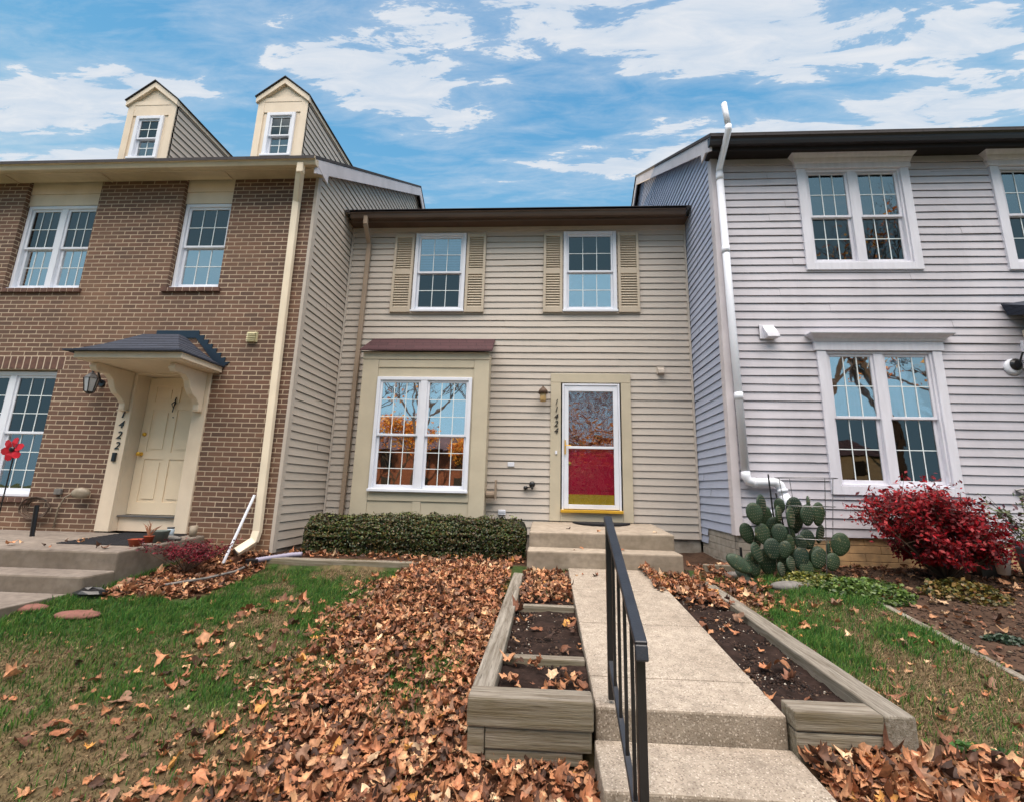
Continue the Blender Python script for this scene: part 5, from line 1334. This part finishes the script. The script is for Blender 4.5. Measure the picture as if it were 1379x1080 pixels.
for (x, y, rx, ry, lab) in ((-4.10, 3.95, .20, .10, 'oval red paver sunk in the left lawn, right of the pair'), (-4.62, 4.0, .17, .09, 'oval red paver sunk in the left lawn, left of the pair')):
    m = MB(); m.blob((x, y, float(gz(x, y))+.012), (rx, ry, .035), 16, 8, .05); build('red_paver', m, M['red_stone'], None, lab, 'paver', smooth=True)

# right edge: foam cup, tub, plant
fb = MB(); fb.lathe([(.05, 0), (.085, .26), (.088, .27), (.078, .27), (.07, .2)], (5.02, 5.38, -.80), 18); build('foam_bucket', fb, M['foam'], None, 'white foam cup shaped bucket beside the crimson bush', 'bucket', smooth=True)
fb = MB(); fb.lathe([(.18, 0), (.24, .34), (.25, .36), (.235, .36), (.22, .32)], (5.45, 5.35, -.86), 20); build('grey_tub', fb, M['grey_tub'], None, 'large grey tub at the right edge beyond the foam bucket', 'tub', smooth=True)
fb = MB(); fb.lathe([(.10, 0), (.14, .2), (.145, .21), (.13, .21)], (5.03, 5.62, -.62), 16); fb.box(4.93, 5.13, 5.54, 5.72, -.9, -.62); build('black_pot', fb, M['black'], None, 'black nursery pot behind the foam bucket', 'pot', smooth=False)
pp = thing('potted_shrub', 'sparse green and red leaved shrub at the right edge over the grey tub', 'shrub', (5.5, 5.4, -.6))
m = MB(); to = []; tips = [(5.5+random.uniform(-.6, .4), 5.3+random.uniform(-.25, .25), random.uniform(-.45, .15)) for k in range(22)]
branchy(m, (5.5, 5.4, -.6), tips, .007, 5, .3, 3, to); build('branches', m, M['twig'], pp)
Pn = np.array([(q.lerp(e, random.random()**.6)+Vector((random.gauss(0, .03), random.gauss(0, .03), random.gauss(0, .03)))) for q, e in to for k in range(7)])
leaf_cloud('foliage', Pn, np.tile([0, -.4, .8], (len(Pn), 1)), (.02, .04), ((70, 84, 44), (84, 92, 50), (60, 70, 44), (70, 24, 44)), 'hedge', pp, .5)

# ================================================================== SMALL THINGS ON THE LEFT
pt = thing('terracotta_pot', 'tipped terracotta pot with spiky dry plant on the stoop edge', 'plant pot', (-4.62, 5.0, -.735))
m = MB(); m.lathe([(.05, 0), (.075, .075), (.08, .08), (.068, .08), (.06, .06)], (-4.66, 5.0, -.738), 16); build('pot', m, M['terracotta'], pt, smooth=True)
m = MB(); m.lathe([(.035, 0), (.05, .07), (.055, .075), (.045, .075)], (-4.55, 5.04, -.70), 14); build('small_pot', m, M['terracotta'], pt, smooth=True)
m = MB()
for k in range(9):
    a = random.uniform(-1, 1)*.9; L = random.uniform(.10, .22); m.tube([(-4.55, 5.04, -.64), (-4.55+math.sin(a)*L*.5, 5.04+random.uniform(-.03, .03), -.64+L*.6), (-4.55+math.sin(a)*L, 5.04, -.64+L*.9*math.cos(a*.6))], [.007, .006, .001], 5)
build('spiky_leaves', m, surf('dry_stem', (150, 104, 78), .8), pt)
m = MB(); m.lathe([(.07, 0), (.10, .13), (.104, .14), (.09, .14), (.08, .1)], (-4.64, 5.28, -.728), 18); build('grey_pot', m, M['grey_pot'], None, 'dark grey plant pot on the stoop behind the terracotta one', 'plant pot', smooth=True)
jr = thing('candle_jar', 'pale blue glass jar beside the door frame foot', 'jar', (-4.80, 5.62, -.71)); m = MB(); m.lathe([(.04, 0), (.042, .10), (.035, .115)], (-4.80, 5.62, -.712), 14); build('jar', m, M['candle'], jr, smooth=True); m = MB(); m.lathe([(.04, .116), (.04, .132)], (-4.80, 5.62, -.712), 14); build('lid', m, M['wire'], jr)
m = MB(); m.lathe([(.04, 0), (.046, .14), (.04, .14), (.035, .03)], (-4.60, 5.75, -.708), 16); build('tumbler', m, M['cup'], None, 'weathered beige tumbler standing at the stoop corner by the bricks', 'cup', smooth=True)
m = MB(); m.blob((-4.64, 5.46, -.70), (.12, .07, .035), 14, 8, .1); build('flat_stone', m, M['stone'], None, 'pale flat stone on the stoop beside the jar', 'stone', smooth=True)
m = MB(); m.tube([(-3.86, 5.78, -.16), (-3.925, 5.46, -.97)], .017, 10); build('white_pole', m, M['white'], None, 'thin white pole leaning on the brick wall beside the downspout', 'pole')
m = MB(); pth = [(-3.62, 5.62, -.95), (-3.5, 5.66, -.93), (-3.3, 5.82, -.905), (-3.1, 5.86, -.89), (-2.9, 5.92, -.90)]
fine_ = []
for i in range(len(pth)-1):
    for k in range(10): fine_.append(Vector(pth[i]).lerp(Vector(pth[i+1]), k/10))
m.tube(fine_[:28], [.033 if i % 2 else .028 for i in range(28)], 10); build('drain_hose', m, M['drain'], None, 'lilac corrugated drain hose along the siding base', 'hose', smooth=True)
m = MB(); m.box(-3.72, -3.58, 5.56, 5.68, -1.02, -.93); build('drain_box', m, M['black'], None, 'black drain box at the end of the corrugated hose', 'drain', bevel=.01)
m = MB(); m.blob((-4.42, 4.36, -1.10), (.16, .08, .06), 10, 7, .2); build('black_bag', m, M['black'], None, 'crumpled black plastic at the foot of the stoop', 'plastic')
m = MB(); m.tube([(-3.98, 4.70, -1.07), (-3.72, 4.95, -1.04), (-3.62, 5.25, -1.02), (-3.64, 5.55, -.99)], .014, 8); build('bed_edging', m, M['stone'], None, 'thin grey edging curving around the barberry bed', 'edging', smooth=True)
# red flower spinner
fs = thing('flower_spinner', 'red six petalled garden flower on a thin stake in front of the brick house', 'garden ornament', (-6.40, 5.0, -1.0))
m = MB(); m.tube([(-6.40, 5.0, .33), (-6.41, 5.0, -1.0)], .007, 6); build('stake', m, M['black'], fs)
for k in range(6):
    a = k*math.pi/3+.3; m = MB(); cx, cz = math.cos(a), math.sin(a)
    pts = [(-.012, .02), (-.045, .075), (-.035, .125), (0, .145), (.035, .125), (.045, .075), (.012, .02)]
    vs = [(-6.40+cx*v-cz*u, 4.975-.012*abs(u)/.045+(.006 if u > 0 else -.006), .33+cz*v+cx*u) for u, v in pts]
    m.add(vs+[(x_, y_+.006, z_) for x_, y_, z_ in vs], [tuple(range(7)), tuple(range(13, 6, -1))]+[(i, i+7, (i+1) % 7+7, (i+1) % 7) for i in range(7)])
    build('petal', m, M['petal'], fs)
m = MB(); m.blob((-6.40, 4.965, .33), (.032, .02, .032), 12, 8); build('flower_centre', m, M['black'], fs, smooth=True)
# hose reel, coil, black post
m = MB()
for k in range(5):
    m.tube([(-6.98+(.17+.012*k)*math.cos(a)+random.uniform(-.012, .012), YS-.03-.012*k, -.40+(.11+.01*k)*math.sin(a)+random.uniform(-.01, .01)) for a in np.linspace(0, 2*math.pi, 18)], .008, 5, False)
build('hose_coil', m, M['gut_brown'], None, 'loose coil of dark hose on the brick wall below the window', 'hose')
m = MB(); m.tube([(-6.46, 5.42, -.34), (-6.43, 5.42, -.76)], .024, 8); build('black_post', m, M['black'], None, 'short black post at the back of the stoop', 'post')
m = MB(); m.blob((-6.33, YS-.09, -.19), (.13, .06, .075), 12, 8); m.tube([(-6.45, YS-.05, -.17), (-6.62, YS-.03, -.26), (-6.68, YS-.03, -.42), (-6.70, YS-.02, -.66)], .010, 6)
build('hose_tap_cover', m, M['cup'], None, 'beige insulating cover over the tap on the brick wall', 'tap cover', smooth=True)
# hose reel hidden behind bay corner
m = MB(); m.tube([(-.95, 7.06, -.10), (-.80, 7.06, -.10)], .055, 12); m.lathe([(.12, 0), (.12, .012)], (0, 0, 0), 3) if False else None
m.box(-.805, -.785, 6.96, 7.14, -.17, .13); build('hose_reel', m, M['ds_taupe'], None, 'small grey hose reel bracket at the side of the bay window', 'hose reel', bevel=.01)

# ================================================================== STREET SIDE BEHIND THE CAMERA (seen in the glass)
def make_tree(name, x, y, h, seed, label, foliage, group):
    rnd = random.Random(seed); t = thing(name, label, 'tree', (x, y, -1.6), group)
    m = MB(); tips = []
    def grow(p, d, L, r, lev):
        q = p+d*L; mid = p.lerp(q, .5)+Vector((rnd.uniform(-1, 1), rnd.uniform(-1, 1), 0))*L*.06
        m.tube([p, mid, q], [r, r*.85, r*.7], 6 if lev < 2 else 4, False)
        if lev >= 6: return
        if lev >= 3: tips.append((p, q))
        for k in range(3 if lev < 5 else 2):
            nd = (d+Vector((rnd.uniform(-1, 1), rnd.uniform(-1, 1), rnd.uniform(-.15, .7)))*.75).normalized()
            grow(q, nd, L*rnd.uniform(.62, .84), r*.58, lev+1)
    grow(Vector((x, y, -1.7)), Vector((rnd.uniform(-.05, .05), rnd.uniform(-.05, .05), 1)).normalized(), h*.24, h*.013, 0)
    build('trunk', m, M['bark'], t)
    if foliage:
        rg = np.random.default_rng(seed); P = []
        for p, q in tips:
            if rnd.random() < foliage:
                for k in range(8 if foliage > .5 else 12): P.append(p.lerp(q, rnd.random())+Vector((rnd.gauss(0, .25), rnd.gauss(0, .25), rnd.gauss(0, .25))))
        P = np.array(P); leaf_cloud('crown', P, np.tile([0, .5, .6], (len(P), 1)), (.07, .14), ((222, 150, 50), (204, 118, 40), (232, 176, 80), (170, 96, 40)), 'autumn', t, .7)
    return t
TL = [(-15, -16, 15, .05), (-8.5, -15, 16, .02), (-3.5, -16, 15, .03), (1.5, -14, 16, .02), (4.2, -17, 17, .02), (7.5, -15, 17, .03), (12, -15, 16, .03), (-22, -20, 16, .3), (15, -13, 21, .35), (20, -14, 23, .4), (28, -15, 20, .3)]
for i, (x, y, h, f) in enumerate(TL):
    make_tree('street_tree', x, y, h, 40+i, 'bare branching tree across the street mirrored in the windows', f, 'bare trees mirrored in the windows')
for i, (x, y, h) in enumerate([(-18, -23, 10), (-12, -21, 9), (-6.5, -22, 8), (-1, -21, 11), (4, -22, 8), (9, -21, 11), (16, -23, 9)]):
    make_tree('autumn_tree', x, y, h, 80+i, 'orange leaved autumn tree across the street mirrored in the windows', .9, 'orange trees mirrored in the windows')
for i, x in enumerate((-24, -12, 0, 12, 24)):
    t = thing('far_townhouse', 'brown townhouse across the street mirrored in the windows', 'house', (x, -32, -1.6), 'houses mirrored in the windows')
    m = MB(); m.box(x-5.5, x+5.5, -37, -29, -1.7, 3.6); build('wall', m, M['far_brick' if i % 2 else 'far_siding'], t)
    m = MB(); m.prism([(-28.4, 3.55), (-37.6, 3.55), (-33, 5.4)], 'x', x-5.8, x+5.8); build('roof', m, M['roof_plum'], t)
    for wx in (-3.6, 0, 3.6):
        for wz in (0, 2.2):
            m = MB(); m.box(x+wx-.5, x+wx+.5, -29, -28.95, wz-.4, wz+.9); build('window', m, M['room'], t)

# ================================================================== WORLD, SUN, CAMERA
SUN_EL, SUN_AZ = 9.0, 12.0     # low sun behind the houses, a little to the left
wd = bpy.data.worlds.new('World'); S.world = wd; wd.use_nodes = True
nt = wd.node_tree; nt.nodes.clear()
out = N(nt, 'ShaderNodeOutputWorld'); bg = N(nt, 'ShaderNodeBackground'); nt.links.new(bg.outputs[0], out.inputs[0])
sky = N(nt, 'ShaderNodeTexSky'); sky.sky_type = 'NISHITA'; sky.sun_disc = False
sky.sun_elevation = R(SUN_EL); sky.sun_rotation = R(-SUN_AZ); sky.ozone_density = 3; sky.dust_density = .4; sky.air_density = 1
STR = .1
bg.inputs['Strength'].default_value = STR
tc_ = N(nt, 'ShaderNodeTexCoord'); sp_ = N(nt, 'ShaderNodeSeparateXYZ'); nt.links.new(tc_.outputs['Generated'], sp_.inputs[0])
dz = mathn(nt, 'MAXIMUM', sp_.outputs[2], .03)
u = mathn(nt, 'DIVIDE', sp_.outputs[0], dz); v = mathn(nt, 'DIVIDE', sp_.outputs[1], dz)
# clear-sky gradient (values are final radiance / STR)
def sc(c, k=1): return tuple(x*k/STR for x in lin(c))
grad = ramp(nt, sp_.outputs[2], [(0.0, sc((196, 218, 230))), (.38, sc((166, 211, 236))), (.62, sc((112, 181, 228))), (.9, sc((80, 152, 212)))])
base = mixc(nt, .12, grad, sky.outputs[0])
# the street side of the sky is pale, and an unseen bright band high behind the camera is added to light the fronts
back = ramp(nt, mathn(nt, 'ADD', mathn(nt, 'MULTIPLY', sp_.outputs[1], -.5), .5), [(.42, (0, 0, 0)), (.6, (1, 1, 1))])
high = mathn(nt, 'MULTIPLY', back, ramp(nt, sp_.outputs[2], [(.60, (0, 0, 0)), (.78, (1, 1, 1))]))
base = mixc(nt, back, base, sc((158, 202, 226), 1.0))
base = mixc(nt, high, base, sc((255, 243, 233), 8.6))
cv = N(nt, 'ShaderNodeCombineXYZ'); nt.links.new(u, cv.inputs[0]); nt.links.new(v, cv.inputs[1])
def mapped(rot, scl, loc=(0, 0, 0)):
    mp = N(nt, 'ShaderNodeMapping'); mp.inputs['Rotation'].default_value = (0, 0, rot); mp.inputs['Scale'].default_value = scl; mp.inputs['Location'].default_value = loc
    nt.links.new(cv.outputs[0], mp.inputs[0]); return mp.outputs[0]
n_big = noise(nt, mapped(.25, (1.4, 4.4, 1), (3.1, 1.2, 0)), 1.4, 10, .68, .5)
n_fine = noise(nt, mapped(.22, (2.6, 9, 1), (1, 5, 0)), 2.0, 9, .62, .6)
def blob_mask(cu, cvv, ru, rv, slope):
    du = mathn(nt, 'SUBTRACT', u, cu); dv = mathn(nt, 'SUBTRACT', mathn(nt, 'SUBTRACT', v, cvv), mathn(nt, 'MULTIPLY', du, slope))
    e = mathn(nt, 'ADD', mathn(nt, 'POWER', mathn(nt, 'ABSOLUTE', mathn(nt, 'DIVIDE', du, ru)), 2.0), mathn(nt, 'POWER', mathn(nt, 'ABSOLUTE', mathn(nt, 'DIVIDE', dv, rv)), 2.0))
    return mathn(nt, 'SUBTRACT', 1.0, e, True)
masks = [blob_mask(-1.30, .95, .75, .13, -.12), blob_mask(-.45, .92, .45, .22, .25), blob_mask(.45, .83, 1.1, .14, .06), blob_mask(.70, 1.12, 1.2, .17, -.20), blob_mask(-1.6, 1.15, .5, .06, 0)]
mk = masks[0]
for q in masks[1:]: mk = mathn(nt, 'MAXIMUM', mk, q)
front = mathn(nt, 'GREATER_THAN', v, 0.0)
val = mathn(nt, 'ADD', mathn(nt, 'ADD', mathn(nt, 'MULTIPLY', n_big, .95), mathn(nt, 'MULTIPLY', n_fine, .65)), mathn(nt, 'MULTIPLY', mathn(nt, 'SUBTRACT', mk, .25), .42))
cl = ramp(nt, val, [(.66, (0, 0, 0)), (.96, (.38,)*3), (1.36, (1, 1, 1))])
clo = mathn(nt, 'MULTIPLY', mathn(nt, 'MULTIPLY', cl, .9), mathn(nt, 'SUBTRACT', 1.0, mathn(nt, 'MULTIPLY', back, .6)))
colc = mixc(nt, ramp(nt, n_fine, [(.3, (0, 0, 0)), (.7, (1, 1, 1))]), sc((204, 218, 234)), sc((240, 241, 244)))
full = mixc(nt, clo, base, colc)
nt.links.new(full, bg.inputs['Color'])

sd_ = bpy.data.lights.new('sun', 'SUN'); sd_.energy = 5.0; sd_.angle = R(.6); sd_.color = (1, .74, .45)
so_ = bpy.data.objects.new('sun', sd_); COL.objects.link(so_)
el, az = R(SUN_EL), R(SUN_AZ)
dvec = Vector((-math.sin(az)*math.cos(el), math.cos(az)*math.cos(el), math.sin(el)))   # towards the sun
so_.rotation_euler = dvec.to_track_quat('Z', 'Y').to_euler(); so_.location = (0, 0, 20)

cam = bpy.data.cameras.new('camera'); co_ = bpy.data.objects.new('camera', cam); COL.objects.link(co_); S.camera = co_
f_, pi_, ya_, ro_, cx_, cy_ = 594.2297, .1940925, .0575091, .02285787, 703.474, 541.145
cy2, sy2 = math.cos(ya_), math.sin(ya_); cp_, sp2 = math.cos(pi_), math.sin(pi_); cr_, sr_ = math.cos(ro_), math.sin(ro_)
r_v = Vector((cy2, sy2, 0)); fw0 = Vector((-sy2, cy2, 0)); up_v = Vector((0, 0, 1))
fw = cp_*fw0+sp2*up_v; uu_ = -sp2*fw0+cp_*up_v
xr_ = cr_*r_v+sr_*uu_; yu_ = -sr_*r_v+cr_*uu_
Mx = Matrix(((xr_.x, yu_.x, -fw.x, 0), (xr_.y, yu_.y, -fw.y, 0), (xr_.z, yu_.z, -fw.z, 0), (0, 0, 0, 1)))
co_.matrix_world = Mx
cam.sensor_fit = 'HORIZONTAL'; cam.sensor_width = 36; cam.lens = f_/1379*36
cam.shift_x = (689.5-cx_)/1379; cam.shift_y = (cy_-540)/1379
cam.clip_start = .05; cam.clip_end = 1000

S.render.engine = 'CYCLES'
S.view_settings.view_transform = 'Standard'; S.view_settings.look = 'None'; S.view_settings.exposure = 0; S.view_settings.gamma = 1
S.cycles.max_bounces = 8; S.cycles.transparent_max_bounces = 12
S.render.resolution_x = 1024; S.render.resolution_y = 801
